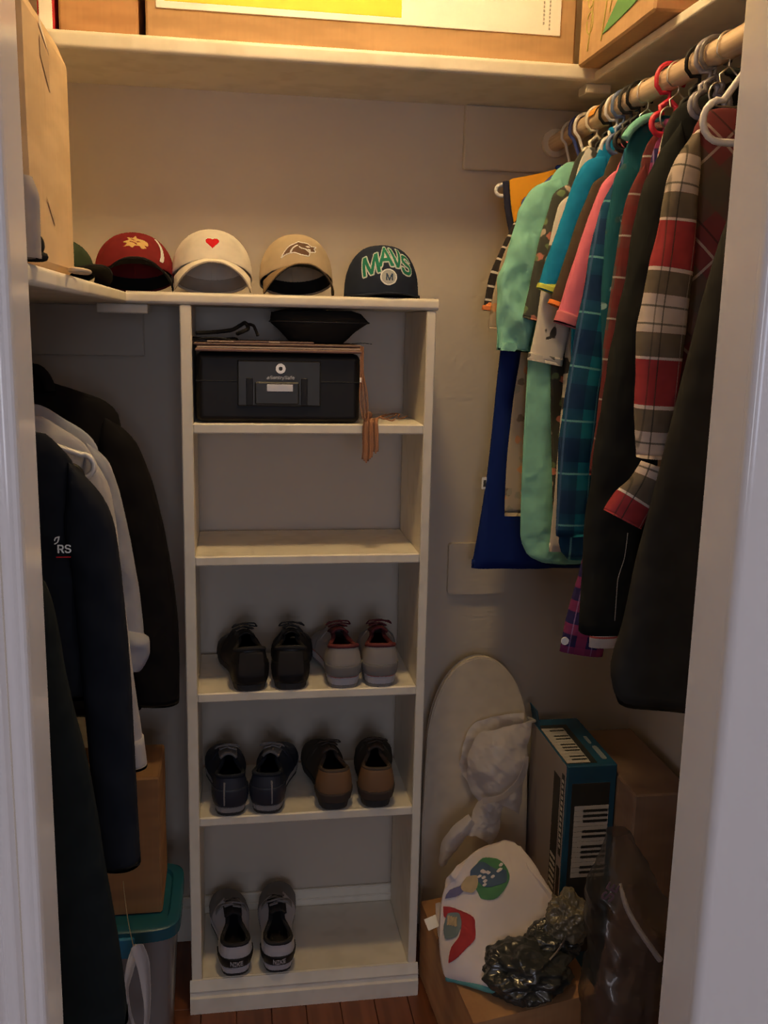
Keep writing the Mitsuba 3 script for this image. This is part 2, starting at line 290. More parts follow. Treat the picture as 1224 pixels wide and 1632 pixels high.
# box with printed art at the right end of the upper shelves, overhanging the right shelf
t = thing('carton', 'cardboard carton with green line drawings overhanging the right upper shelf', 'cardboard box')
A, B = np.array((0.716, 2.048, 2.151)), np.array((0.713, 1.669, 2.151))
C = np.array((0.758, 1.612, 2.151))
ex = A - B; L = np.linalg.norm(ex[:2]); ang = math.degrees(math.atan2(ex[1], ex[0])) - 90
W = .235
bb = rough(fine(box(0, W, 0, L, 0, .27, .004), .05), .0012, 10, 6)
def setbox(mesh): return move(spin(mesh, ang), (B[0], B[1], ZR1 + .0025))
part(t, 'body', setbox(bb), CARD)
red = mat('red_print', (.42, .035, .03), .6); green = mat('green_print', (.07, .20, .06), .7); olive = mat('olive_line', (.36, .30, .08), .7)
part(t, 'red_panel', setbox(box(.035, W - .004, -.0016, .001, .022, .26, .0003)), red, False, label='red printed panel')
def art(poly, m, nm):
    q = prism(poly, 0, .0016); v = q.vertices.copy(); q.vertices = np.stack([-.0004 - v[:, 2], v[:, 0], v[:, 1]], 1); q.fix_normals(); part(t, nm, setbox(q), m, False)
def stroke(pts, w): return sg.LineString(smoothline(pts, 24)).buffer(w, 3)
U = L
art(sg.Polygon(smoothline([(.64 * U, .028), (.5 * U, .030), (.28 * U, .036), (.08 * U, .050), (.02 * U, .11), (.10 * U, .125), (.30 * U, .095), (.46 * U, .066), (.64 * U, .028)], 40)).buffer(0), green, 'printed_leaf')
art(shapely.union_all([stroke([(.66 * U, .02), (.6 * U, .09), (.56 * U, .16), (.57 * U, .26)], .0016), stroke([(.50 * U, .09), (.36 * U, .16), (.22 * U, .24)], .0018), stroke([(.56 * U, .06), (.46 * U, .15), (.40 * U, .25)], .0016), stroke([(.36 * U, .11), (.2 * U, .19), (.1 * U, .26)], .0018), stroke([(.2 * U, .11), (.1 * U, .17), (.04 * U, .25)], .0018)]), olive, 'printed_stem')
art(shapely.union_all([stroke([(.84 * U + .018 * math.cos(a) * (1 - .15 * k), .07 + .048 * k + .02 * math.sin(a)) for a in np.linspace(.6, 6.6, 12)], .0013) for k in range(4)] + [stroke([(.86 * U, .02), (.80 * U, .12), (.84 * U, .25)], .0013)]), olive, 'printed_scroll')
t = thing('binder', 'red box lying on the near end of the right upper shelf', 'box')
part(t, 'body', box(.80, 1.04, 1.36, 1.60, ZR1 + .001, 2.25, .004), mat('red_box', (.55, .03, .05), .4), False)

# ---------------------------------------------------------------- things on the low shelf
felt = lambda n, c: cloth(n, c, .12)
class Crown:
    """baseball cap crown: P(azimuth, t) with azimuth 0 towards the brim (-y); t from rim 0 to top 1"""
    def __init__(s, R, H, flat=.0, depth=1.1): s.R, s.H, s.flat, s.d = R, H, flat, depth
    def P(s, a, t):
        a, t = np.asarray(a, float), np.asarray(t, float)
        c = np.clip(np.cos(t * np.pi / 2), 0, 1) ** .72; z = s.H * np.sin(t * np.pi / 2) ** .95
        front = np.clip(np.cos(a), 0, 1) ** 2
        c = c * (1 + s.flat * front * np.sin(np.clip(t, 0, 1) * np.pi) * .5)
        seam = 1 - .012 * np.abs(np.cos(3 * a)) ** 30 * np.clip(1 - t, 0, 1)
        return np.stack([s.R * c * seam * np.sin(a), -s.R * s.d * c * seam * np.cos(a), z], -1)
    def N(s, a, t):
        e = 1e-3; d1 = s.P(a + e, t) - s.P(a - e, t); d2 = s.P(a, t + e) - s.P(a, t - e); n = np.cross(d1, d2)
        n /= np.linalg.norm(n, axis=-1, keepdims=True) + 1e-12; o = s.P(a, t) - np.array([0, 0, .3 * s.H]); return n * np.sign((n * o).sum(-1, keepdims=True))
    def wrap(s, mesh, v0):
        """lay a flat drawing (x across, y up, z thickness; metres) on the front of the crown, its origin at height v0"""
        m = fine(mesh, .005); v = m.vertices; a = v[:, 0] / (s.R * .97); t = np.arcsin(np.clip((v0 + v[:, 1]) / (s.H * 1.02), 0, .98)) / (np.pi / 2)
        m.vertices = s.P(a, t) + s.N(a, t) * (v[:, 2:3] + .0006); return m
def cap(label, x, y, rotz, R, H, mc, mb, mu, brim=.072, tilt=18, slope=.30, arch=.050, flat=.0, decor=(), halfang=68, button=None):
    """crown tilted back by tilt degrees so that the visor's curved sides stand on the shelf; slope: fall of the visor forwards; arch: fall to its sides"""
    t = thing('cap', label, 'cap', 'baseball caps on the low shelf')
    cr = Crown(R, H, flat)
    back = (0, R * cr.d, 0)
    def setp(m): return move(spin(spin(m, -tilt, back, (1, 0, 0)), rotz), (x, y, ZT1 + .0025))
    A_, T_ = np.meshgrid(np.linspace(-np.pi, np.pi, 97), np.linspace(0, .995, 34), indexing='ij')
    P = cr.P(A_, T_)
    P = P + .0022 * (np.stack([meshkit.fbm(P * 22 + 9 * k, 2, 3) for k in range(3)], -1) - .5)
    P[-1] = P[0]
    part(t, 'crown', setp(sheet(P, .002)), mc, True)
    a = np.radians(np.linspace(-halfang, halfang, 49)); q = np.linspace(0, 1, 12)
    rim = cr.P(a, np.full_like(a, .02))
    out = brim * np.cos(a / np.radians(halfang) * np.pi / 2) ** .45
    B = rim[:, None] + np.stack([np.sin(a)[:, None] * .10 * out[:, None] * q, -out[:, None] * q, 0 * q + 0 * a[:, None]], -1)
    B[..., 2] -= slope * out[:, None] * q + arch * np.abs(B[..., 0] / R) ** 2.2 * (.35 + .65 * q[None, :])
    # the visor stops at the shelf
    cs, sn = math.cos(math.radians(tilt)), math.sin(math.radians(tilt))
    wz = (back[1] - B[..., 1]) * sn + B[..., 2] * cs
    B[..., 2] += np.maximum(0, .003 - wz) / cs
    part(t, 'visor', setp(sheet(B, .0035)), mb, True)
    U_ = B.copy(); U_[..., 2] -= .0022
    part(t, 'visor_lining', setp(sheet(U_, .0012)), mu, True)
    part(t, 'sweatband', setp(sheet(np.stack([cr.P(np.linspace(-np.pi, np.pi, 65), np.full(65, tt)) * np.array([.975, .975, 1]) + np.array([0, 0, .001]) for tt in (.02, .1, .2)], 1), .002)), mu, True)
    bt = trimesh.creation.icosphere(2, radius=.0065); bt.apply_scale((1, 1, .5)); bt.apply_translation((0, 0, H - .001)); part(t, 'button', setp(bt), button or mc, True)
    for nm, mesh, m, v0 in decor: part(t, nm, setp(cr.wrap(mesh, v0)), m, True)
    return t
def blob2(pts, n=60): return sg.Polygon(smoothline(list(pts) + [pts[0]], n)).buffer(0)
S = .001
gold = plain('gold_thread', (.62, .42, .16)); redt = plain('red_thread', (.55, .02, .025)); whitet = plain('white_thread', (.75, .75, .72)); browns = plain('brown_thread', (.13, .075, .05)); greent = plain('green_thread', (.02, .16, .10))
maroon = felt('maroon_felt', (.17, .018, .02)); whitef = felt('white_twill', (.72, .66, .55)); tan = felt('tan_twill', (.47, .37, .24)); navyf = felt('navy_felt', (.016, .022, .04)); blackf = felt('black_felt', (.012, .012, .012)); dkgreen = felt('dark_green_felt', (.022, .034, .02)); greyt = felt('grey_lining', (.42, .36, .28)); dktan = felt('dark_tan_twill', (.20, .14, .085))
# maroon cap: gold wildcat head in profile, facing right
wild = shapely.union_all([blob2([(-13, -6), (-9, 0), (-14, 2), (-7, 6), (-10, 11), (-2, 9), (2, 14), (4, 8), (12, 6), (17, 0), (16, -4), (11, -3), (14, -7), (8, -9), (6, -5), (1, -4), (-3, -8), (-6, -5)])])
wild = affinity.scale(wild, S * 1.75, S * 1.5, origin=(0, 0))
wild = wild.difference(affinity.scale(blob2([(2, 3), (6, 3.5), (9, 2), (5, 1.5)]), S * 1.5, S * 1.4, origin=(0, 0))).difference(affinity.scale(sg.LineString([(-6, 3), (0, 1), (3, -2)]).buffer(.9), S * 1.5, S * 1.4, origin=(0, 0))).difference(affinity.scale(sg.LineString([(-5, 8), (1, 5)]).buffer(.7), S * 1.5, S * 1.4, origin=(0, 0)))
sidepanel = prism(affinity.scale(blob2([(52, 5), (57, 20), (60, 40), (57, 62), (63, 60), (67, 40), (66, 20), (60, 4)]), S, S, origin=(0, 0)), 0, .0012)
cap('maroon cap with a gold wildcat head and dark visor on the low shelf', -.208, 2.205, 6, .084, .092, maroon, blackf, blackf, .075, 17, .22, .05, .08, [('emblem', prism(wild, 0, .0012), gold, .046), ('side_piping', sidepanel, whitet, .008)])
heart = shapely.union_all([sg.Point(-4.4, 3).buffer(5), sg.Point(4.4, 3).buffer(5), sg.Polygon([(-9.0, 1.0), (9.0, 1.0), (0, -10)])]); heart = affinity.scale(heart, S * 1.5, S * 1.35, origin=(0, 0))
cap('white cap with a small red heart on its front', (-0.042, 2.200, 1.716)[0], 2.205, 2, .087, .098, whitef, whitef, greyt, .070, 20, .50, .055, .10, [('heart', prism(heart, 0, .0014), redt, .040)])
# tan cap: leaping cat head in brown with white edge, facing right
pan = blob2([(-26, -17), (-21, -6), (-14, 5), (-4, 12), (-1, 15), (3, 13), (12, 12), (19, 6), (27, 8), (22, 1), (24, -3), (16, -6), (13, -1), (9, -3), (14, -9), (12, -15), (2, -13), (-8, -9), (-18, -11)], 90)
pan = affinity.scale(pan, S * 1.45, S * 1.12, origin=(0, 0))
panw = pan.buffer(.0017)
cuts = shapely.union_all([affinity.scale(stroke([(-13, -9), (-10, 0), (-3, 7)], 1.3), S * 1.42, S * 1.12, origin=(0, 0)), affinity.scale(stroke([(0, 4), (4, 0), (10, -1)], 1.1), S * 1.42, S * 1.12, origin=(0, 0)), affinity.scale(blob2([(9, 5), (14, 7), (17, 4), (12, 3)]), S * 1.42, S * 1.12, origin=(0, 0)), affinity.scale(blob2([(12, -1), (16, 0), (17, -4), (14, -5)]), S * 1.42, S * 1.12, origin=(0, 0))])
cap('tan cap with a brown and white leaping cat head on its front', (0.143, 2.200, 1.721)[0], 2.205, 2, .081, .100, tan, dktan, blackf, .070, 19, .34, .052, .12, [('emblem_edge', prism(panw.difference(pan.buffer(-.0004)), 0, .0016), whitet, .042), ('emblem', prism(pan.difference(cuts), 0, .0012), browns, .042), ('emblem_marks', prism(cuts.intersection(pan), 0, .0014), whitet, .042)])
# navy cap: arched green word MAVS with pale outline and a round badge with an M
def word(h, grow):
    out = []
    for ch, dx, dy, rot, sc in (('M', -.060, -.012, 16, 1.45), ('A', -.019, .013, 5, 1.45), ('V', .012, .014, -4, 1.4), ('S', .039, .002, -12, 1.45)):
        m = meshkit.text_mesh(ch, h * sc, .001, True)
        sl = trimesh.path.polygons.projected(m, (0, 0, 1)); g = affinity.translate(affinity.rotate(sl, rot, origin=(0, 0)), dx, dy).buffer(.0003 + grow); out.append(g)
    return out
ws = word(.030, 0)
fit = lambda g: affinity.scale(affinity.translate(g, -.009, 0), .86, .95, origin=(0, 0))
ws = [fit(g) for g in ws]
wf_ = shapely.union_all(ws); wo = fit(shapely.union_all(word(.030, .0030))).difference(wf_.buffer(-.0002))
badge = sg.Point(-.001, -.010).buffer(.0175); ring_ = badge.difference(sg.Point(-.001, -.010).buffer(.0148))
mletter = move(meshkit.text_mesh('M', .014, .0018, True), (-.0082, -.0170, 0))
cap('navy cap with green arched lettering and a round badge on its front', (0.334, 2.200, 1.727)[0], 2.20, 2, .083, .112, navyf, navyf, blackf, .055, 1, .02, .012, .16,
    [('lettering_edge', prism(wo.difference(badge), 0, .0014), plain('pale_thread', (.5, .55, .52)), .048), ('lettering', prism(wf_.difference(badge), 0, .0012), greent, .048), ('badge', prism(ring_, 0, .002), whitet, .048), ('badge_field', prism(badge.buffer(-.0026), 0, .0012), plain('badge_grey', (.42, .43, .42)), .048), ('badge_letter', mletter, plain('badge_blue', (.03, .06, .12)), .048)], halfang=70)
cap('dark green cap half hidden behind the tall pale carton, left of the maroon cap', -.338, 1.985, 40, .074, .072, dkgreen, blackf, blackf, .07, 10, .1, .03, .05, [])
t = thing('strap', 'tan loop of strap lying on the low shelf edge beside the carton', 'strap')
p0 = np.array((-0.191, 1.345, 1.675))
aa = np.linspace(0, 2 * np.pi, 40, endpoint=False)
part(t, 'loop', tube(np.stack([p0[0] - .012 + .011 * np.cos(aa), p0[1] + .04 + .045 * np.sin(aa), 0 * aa + ZT1 + .0040], 1), .003, 8, True), mat('tan_strap', (.60, .47, .30), .7), True)
# near end of the low shelf, half hidden by the door frame
t = thing('rolled_cloth', 'grey rolled cloth standing on the low left shelf beside the door frame', 'cloth')
rp = np.array((-0.212, 1.090, 1.723))
sp = np.array([[(.006 + .0010 * th) * math.cos(th), (.006 + .0010 * th) * math.sin(th)] for th in np.linspace(0, 4.2 * np.pi, 110)])
ztop = (-0.211, 1.090, 1.759)[2]
gr = np.stack([np.stack([rp[0] - .006 + sp[:, 0] * (1 if k < 11 else .93 - .12 * (k - 11)), rp[1] + sp[:, 1], np.full(110, z)], -1) for k, z in enumerate(np.linspace(ZT1 + .002, ztop, 14))], 1)
part(t, 'roll', rough(sheet(gr, .0016), .0012, 30, 3), cloth('grey_cloth', (.30, .26, .23)), True)
t = thing('knit_hat', 'small black rolled hat on the low left shelf edge beside the grey roll', 'hat')
hp = np.array((-0.216, 1.135, 1.693))
hm = trimesh.creation.icosphere(4); hm.apply_scale((.019, .022, .017)); hm = rough(hm, .002, 45, 5); hm.apply_translation((hp[0] - .006, hp[1], ZT1 + .0185))
part(t, 'crown', hm, blackf, True)
part(t, 'brim_roll', tube(np.stack([hp[0] - .006 + .0175 * np.cos(aa), hp[1] + .020 * np.sin(aa), 0 * aa + ZT1 + .0065], 1), .005, 8, True), blackf, True)

# ---------------------------------------------------------------- inside the bookcase
Z1 = 1.405
t = thing('lock_box', 'black fire-resistant lock box with a white round lock on the top tier', 'safe')
sx0, sx1, sf, sz1 = -.076, (0.273, 2.060, 1.482)[0], 2.066, (0.105, 2.066, 1.555)[2]
body = rbox(sx0, sx1, sf, YB - .03, Z1 + .001, sz1, .016)
part(t, 'body', body, BLACK, 35)
part(t, 'lid_seam', box(sx0 - .001, sx1 + .001, sf - .001, YB - .029, Z1 + .088, Z1 + .0905, .0005), BLACK, False)
lx0, lx1 = (0.010, 2.060, 1.505)[0], (0.187, 2.060, 1.507)[0]
lz0, lz1 = (0.098, 2.060, 1.442)[2], (0.098, 2.060, 1.539)[2]
part(t, 'front_panel', box(lx0, lx1, sf - .006, sf + .01, lz0, lz1, .003), DARK, 20)
mid = (lx0 + lx1) / 2
part(t, 'latch', box(mid - .052, mid + .042, sf - .0095, sf, lz0 + .004, lz0 + .052, .003), DARK, 20)
for q_ in ([box(mid - .07, mid - .056, sf - .008, sf, lz0 + .002, lz0 + .060, .001), box(mid + .046, mid + .060, sf - .008, sf, lz0 + .002, lz0 + .060, .001)]): part(t, 'latch_bracket', q_, BLACK, False)
lk = np.array((0.101, 2.056, 1.522))
ring = sg.Point(0, 0).buffer(.0105, 24).difference(sg.Point(0, 0).buffer(.0042, 12))
part(t, 'lock_ring', move(stand(prism(ring, 0, .004)), (lk[0], 2.061, lk[2])), mat('white_ring', (.85, .85, .88), .4, ), 30, label='white lock ring')
part(t, 'keyway', move(stand(prism(sg.Point(0, 0).buffer(.0042, 12), 0, .002)), (lk[0], 2.061, lk[2])), INK, 30)
tx = meshkit.text_mesh('SentrySafe', .0068, .0008, True); w = tx.bounds[1][0] - tx.bounds[0][0]; tx.apply_scale((.052 / w, 1, 1))
part(t, 'lettering', move(stand(tx), ((0.076, 2.060, 1.503)[0] + .002, sf - .0061, (0.076, 2.060, 1.500)[2])), mat('grey_letter', (.42, .43, .45), .5), False)
part(t, 'emblem', move(stand(prism(sg.Polygon([(-.003, 0), (.0005, .0055), (.004, .0025), (.001, -.001)]), 0, .0008)), ((0.074, 2.060, 1.503)[0], sf - .0061, (0.074, 2.060, 1.500)[2])), 'mat_grey_letter', False)
part(t, 'label_plate', box((0.072, 2.060, 1.482)[0], (0.127, 2.060, 1.483)[0], sf - .0112, sf - .008, (0.098, 2.060, 1.474)[2], (0.098, 2.060, 1.489)[2], .0006), mat('plate', (.55, .56, .60), .4), False)
# leather folders on the lock box
zf = sz1 + .001
leather = mat('brown_leather', (.13, .062, .045), .5); leather2 = mat('dark_leather', (.085, .042, .032), .5)
fx0, fx1 = (-0.081, 2.050, 1.569)[0] + .001, (0.278, 2.050, 1.575)[0]
t = thing('folder', 'brown flat folder lying directly on the black lock box', 'folder')
part(t, 'cover', rough(fine(box(fx0 + .004, fx1, 2.05, 2.30, zf, zf + .007, .002), .04), .0008, 12, 3), leather)
part(t, 'pages', box(fx0 + .008, fx1 - .004, 2.052, 2.298, zf + .0075, zf + .011, .0005), mat('dim_paper', (.36, .29, .24), .8), False)
t = thing('folder', 'thin brown folder on top of the other folder above the lock box', 'folder')
part(t, 'cover', rough(fine(box(fx0 + .001, fx1 - .004, 2.054, 2.29, zf + .0125, zf + .018, .002), .04), .0008, 12, 4), leather2)
zs = zf + .0185
t = thing('envelope', 'flat dark wallet with a pale edge lying on the folders left of the pouch', 'wallet')
part(t, 'body', box((-0.052, 2.070, 1.582)[0], (0.172, 2.070, 1.586)[0], 2.068, 2.2, zs, zs + .004, .001), leather2, False)
part(t, 'pale_edge', cat_([box((-0.052, 2.070, 1.582)[0], (0.003, 2.070, 1.583)[0], 2.0672, 2.07, zs + .001, zs + .003, .0003), box((0.076, 2.070, 1.584)[0], (0.100, 2.070, 1.585)[0], 2.0672, 2.07, zs + .001, zs + .004, .0003)]), 'mat_dim_paper', False)
t = thing('pouch', 'black soft pouch wider at its top lying on the folders', 'pouch')
pz0, pz1 = zs + .0005, min((0.173, 2.090, 1.649)[2], ZT0 - .004)
def ringr(cx, cy, hx, hy, z, n=40, e=.6):
    a = np.arange(n) * 2 * np.pi / n; c, s_ = np.cos(a), np.sin(a)
    return np.stack([cx + hx * np.sign(c) * np.abs(c) ** e, cy + hy * np.sign(s_) * np.abs(s_) ** e, np.full(n, z)], -1)
pcx = (0.185, 2.090, 1.619)[0]
pr_ = [ringr(pcx + dx, 2.165, hx, hy, z) for dx, hx, hy, z in ((0, .03, .03, pz0), (0, .058, .06, pz0 + .001), (.001, .066, .07, pz0 + .01), (.001, .082, .078, pz0 + .026), (.004, .104, .083, pz0 + .043), (.006, .108, .082, pz0 + .048), (0, .098, .078, pz1 - .006), (0, .075, .06, pz1), (0, .03, .02, pz1 + .001))]
part(t, 'body', rough(loft(pr_), .003, 25, 7), blackf, True)
part(t, 'zip', tube(ringr(pcx + .006, 2.165, .109, .0835, pz0 + .0455), .0018, 6, True), DARK, True)
part(t, 'strap_tail', sheet(np.stack([np.array([(0.254, 2.080, 1.581)[0] + u * .045, 2.075 + .012 * v + .01 * u, zs + .0015 + .002 * np.sin(u * 3)]) for u in np.linspace(0, 1, 8) for v in (0, 1)]).reshape(8, 2, 3), .0015), blackf)
t = thing('glasses_strap', 'black curled strap lying on the folders at the left of the top tier', 'strap')
q = [(-0.075, 2.080, 1.593), (-0.039, 2.090, 1.595), (-0.002, 2.100, 1.600), (0.019, 2.110, 1.611), (0.027, 2.100, 1.616), (0.034, 2.090, 1.605), (0.021, 2.080, 1.597), (0.011, 2.090, 1.593)]
part(t, 'band', tube([(a, b, max(c, zs + .006)) for a, b, c in q], .0042, 8, n=50), blackf, True)
q = [(0.030, 2.120, 1.613), (0.044, 2.100, 1.611), (0.050, 2.090, 1.600), (0.054, 2.085, 1.589)]
part(t, 'loose_end', tube([(a, b, max(c, zs + .006)) for a, b, c in q], .0032, 8, n=24), blackf, True)
part(t, 'coil', tube([((-0.039, 2.090, 1.588)[0] + .05 * math.cos(a), 2.10 + .02 * math.sin(a), zs + .0065 + .002 * math.sin(3 * a)) for a in np.linspace(0, 2 * np.pi, 30, endpoint=False)], .0022, 6, True), blackf, True)
# tasselled cord
cordm = mat('brown_cord', (.36, .17, .09), .8); cordd = mat('dark_cord', (.17, .075, .04), .8)
t = thing('tasselled_cord', 'brown cord whose tassel hangs over the shelf edge right of the lock box', 'cord')
c0 = [np.array(v) for v in ((0.270, 2.052, 1.572), (0.271, 2.053, 1.522), (0.270, 2.053, 1.469), (0.277, 2.050, 1.418))]
for k in range(5):
    q = [c0[0] + (.0014 * k, -.001 * k, 0), c0[1] + (.0014 * k, 0, 0), c0[2] + (.0041 * k, 0, 0), c0[3] + (.0030 * k, 0, 0)]
    part(t, 'cord', tube(q, .0013, 6, n=24), cordd if k % 2 else cordm, True)
k0_ = [np.array(v) for v in ((0.283, 2.062, 1.417), (0.280, 2.051, 1.407), (0.280, 2.050, 1.388), (0.281, 2.050, 1.354), (0.280, 2.051, 1.322))]
for k in range(9):
    dx = .0036 * k; q = [p + (dx + .0004 * f * (k - 4), 0, 0) for p, f in zip(k0_, (0, 0, 1, 1, 1.3))]
    q[4] = q[4] + (0, 0, .0041 * abs(k - 2) + .008 * (k == 6))
    part(t, 'tassel_strand', tube(q, .0021, 6, n=26), cordm if k % 3 else cordd, True)
part(t, 'knot', rough(trimesh.creation.icosphere(3, radius=.008).apply_translation(np.array((0.293, 2.066, 1.420)) + (0, 0, .004)), .002, 90, 2), cordd, True)
part(t, 'tag', box((0.269, 2.051, 1.502)[0], (0.273, 2.051, 1.502)[0], 2.0495, 2.0505, (0.272, 2.051, 1.496)[2], (0.271, 2.051, 1.506)[2], .0003), WHITE, False)
t = thing('loose_cord', 'tangled thin cord lying on the shelf between the lock box and the right side', 'cord')
lx = [(0.306, 2.120, 1.422)[0], (0.320, 2.120, 1.422)[0], (0.334, 2.120, 1.423)[0]]
for sd in range(3):
    q = [(lx[sd] + .026 * u + .010 * math.sin(5 * u + sd), 2.10 + .03 * sd + .02 * math.cos(3.3 * u + 2 * sd), Z1 + .004 + .011 * abs(math.sin(2.2 * u + sd))) for u in np.linspace(0, 1.6 + .3 * sd, 9)]
    part(t, 'cord', tube(q, .0016, 6, n=40), cordd if sd else cordm, True)

# ---------------------------------------------------------------- shoes
HW = np.array([(0, .008), (.012, .020), (.04, .028), (.1, .0335), (.2, .034), (.35, .032), (.5, .037), (.66, .046), (.8, .044), (.9, .035), (.965, .021), (1, .006)])
def hw(s): return np.interp(s, HW[:, 0], HW[:, 1])
def outline(L, grow=0.0, n=70, w=1.0):
    s = (1 - np.cos(np.linspace(0, np.pi, n))) / 2; h = hw(s) * w + grow; c = .012 * np.sin(np.clip((s - .3) / .7, 0, 1) * np.pi * .5) ** 2
    y = -grow + s * (L + 2 * grow)
    return sg.Polygon(np.vstack([np.stack([c - h, y], 1), np.stack([c + h, y], 1)[::-1]])).buffer(.002).buffer(-.002)
def shoe(label, px_, z, rot, mirror, st, group, L=.262, w=1.0, pitch=0):
    """heel at pixel-derived x, toe towards the wall (+y); st: style dict"""
    t = thing('shoe', label, 'shoe', group)
    sx = -1 if mirror else 1
    def setp(m):
        m = m.copy(); m.vertices = m.vertices * (sx, 1, 1)
        if sx < 0: m.invert()
        return move(spin(spin(m, pitch, (0, .012, 0), (1, 0, 0)), rot), (px_, YS + .003 + (0 if pitch else .008), z + (.004 if pitch > 5 else .002)))
    sh, hl = st['sole_h'], st.get('collar_h', .066)
    part(t, 'outsole', setp(prism(outline(L, .001, w=w), 0, .007)), st['outsole'], 35)
    ml = [affinity.translate(outline(L, g, w=w), 0, 0) for g in (.0015, .003, .002)]
    zz = np.linspace(.0072, sh, 4)
    part(t, 'midsole', setp(cat_([prism(ml[min(k, 2)], zz[k], zz[k + 1] - .0001) for k in range(3)])), st['midsole'], 35)
    if 'sole_line' in st: part(t, 'sole_stripe', setp(prism(outline(L, .0034, w=w), sh - .0045, sh - .001)), st['sole_line'], 35)
    part(t, 'insole', setp(prism(outline(L, -.006, w=w), sh, sh + .003)), st['lining'], False)
    # quarters wrapping round the heel
    s = np.r_[np.linspace(.60, .02, 26), [.006, 0, .006], np.linspace(.02, .60, 26)]; sg_ = np.r_[-np.ones(27), 0, np.ones(27)]
    bx = lambda s_: .012 * np.sin(np.clip((s_ - .3) / .7, 0, 1) * np.pi * .5) ** 2
    hwx = np.where(s == 0, 0, hw(s)) * w
    base = np.stack([bx(s) + sg_ * hwx, s * L], 1)
    nrm = np.gradient(base, axis=0); nrm = np.stack([nrm[:, 1], -nrm[:, 0]], 1); nrm /= np.linalg.norm(nrm, axis=1, keepdims=True) + 1e-9
    if (nrm[0] @ (base[0] - [bx(.6), .6 * L])) < 0: nrm = -nrm
    top = np.interp(s, [0, .06, .22, .40, .60], [hl + st.get('tab', .006), hl, hl - .016, hl - .004, .088])
    lean = np.interp(s, [0, .1, .22, .34, .60], [.004, .004, .006, .018, .031])
    V = np.linspace(0, 1, 14)
    P = np.zeros((len(s), len(V), 3))
    for k, v in enumerate(V):
        off = .0015 + .005 * np.sin(v * np.pi) * (1 - .5 * v) - lean * v ** 1.8
        P[:, k, :2] = base + nrm * off[:, None]; P[:, k, 2] = sh - .002 + v * (top - sh + .002)
    part(t, 'quarter', setp(sheet(P, .0045)), st['upper'], True)
    # heel counter: lower heel overlay
    hm = s < st.get('counter_s', .16); idx = np.where(hm)[0]; kv = st.get('counter_v', 8)
    Pc = P[idx][:, :kv + 1].copy(); Pc[..., :2] += nrm[idx][:, None] * .0034
    part(t, 'heel_counter', setp(sheet(Pc, .0026)), st['counter'], True)
    if 'counter2' in st:
        ix = np.where(s < .2)[0]; Q_ = P[ix][:, :5].copy(); Q_[..., :2] += nrm[ix][:, None] * .0056; part(t, 'heel_guard', setp(sheet(Q_, .0026)), st['counter2'], True)
    if st.get('strip'): part(t, 'heel_strip', setp(tube(P[28, 1:12] + np.array([0, -.0035, 0]), .0023, 8)), st['strip'], True)
    if 'heel_tab' in st:
        i0 = np.where(s < st.get('tab_s', .03))[0]; Pt = P[i0][:, st.get('tab_v', 3):13].copy(); Pt[..., :2] += nrm[i0][:, None] * .0052
        part(t, 'heel_tab', setp(sheet(Pt, .002)), st['heel_tab'], True)
    part(t, 'collar', setp(tube(P[8:-8, -1] + np.array([0, 0, .0005]), .0052, 8)), st['lining'], True)
    # vamp
    ss = np.linspace(.54, .995, 26); rings = []
    for q_ in ss:
        h = hw(q_) * w + .001; H = np.interp(q_, [.5, .6, .72, .85, .94, 1], [.098, .085, .068, .056, .046, .016 + sh * .6]) - sh; th = np.linspace(0, np.pi, 22)
        e = np.interp(q_, [.5, .8, 1], [.95, .75, .7])
        r_ = np.stack([bx(q_) + h * np.sign(np.cos(th)) * np.abs(np.cos(th)) ** e, np.full(22, q_ * L), sh - .002 + np.maximum(H, .004) * np.sin(th) ** .9], -1); rings.append(r_)
    part(t, 'vamp', setp(sheet(np.array(rings), .004)), st['vamp'], True)
    # tongue and laces
    tg = np.array([[[bx(.5) + u * .021 * (1 - .1 * v), (.62 - .32 * v) * L, .084 + st.get('tongue', .030) * v + .004 * math.sin(v * 3) - .012 * u * u] for u in np.linspace(-1, 1, 9)] for v in np.linspace(0, 1, 9)])
    part(t, 'tongue', setp(sheet(tg, .006)), st['tongue_m'], True)
    if 'lace' in st:
        pts = []
        for k in range(7):
            yv = .60 - .036 * k; u = 1 if k % 2 else -1
            pts.append((bx(.5) + u * .019, yv * L, .090 + .0036 * k)); pts.append((bx(.5), (yv - .016) * L, .0965 + .0040 * k))
        part(t, 'lace', setp(tube(pts, .002, 6, n=90)), st['lace'], True)
        part(t, 'lace_bow', setp(tube([(bx(.5), .40 * L, .122), (bx(.5) + .022, .37 * L, .125), (bx(.5) + .030, .40 * L, .115), (bx(.5) + .006, .41 * L, .123), (bx(.5) - .020, .38 * L, .125), (bx(.5) - .028, .42 * L, .113), (bx(.5), .41 * L, .122)], .0018, 6, n=50)), st['lace'], True)
    if 'text' in st:
        m = meshkit.text_mesh(st['text'], .0125, .0012, True); wd = m.bounds[1][0] - m.bounds[0][0]; hd = (m.bounds[1][1] - m.bounds[0][1]); m.apply_scale((.031 / wd, 1, 1)); m = move(m, (-.0155, 0, 0))
        m = fine(m, .004); v = m.vertices.copy(); R_ = .034; a = v[:, 0] * sx / R_
        hz = sh + .006 + v[:, 1] + .06 * (v[:, 0] * sx) * .5
        m.vertices = np.stack([R_ * np.sin(a), .034 - R_ * np.cos(a) - .0105 - v[:, 2], hz], 1)
        if sx < 0: m.invert()
        part(t, 'heel_lettering', setp(m), st['text_m'], True)
    return t
def sm(n, c, r=.6): return mat('shoe_' + n, c, r)
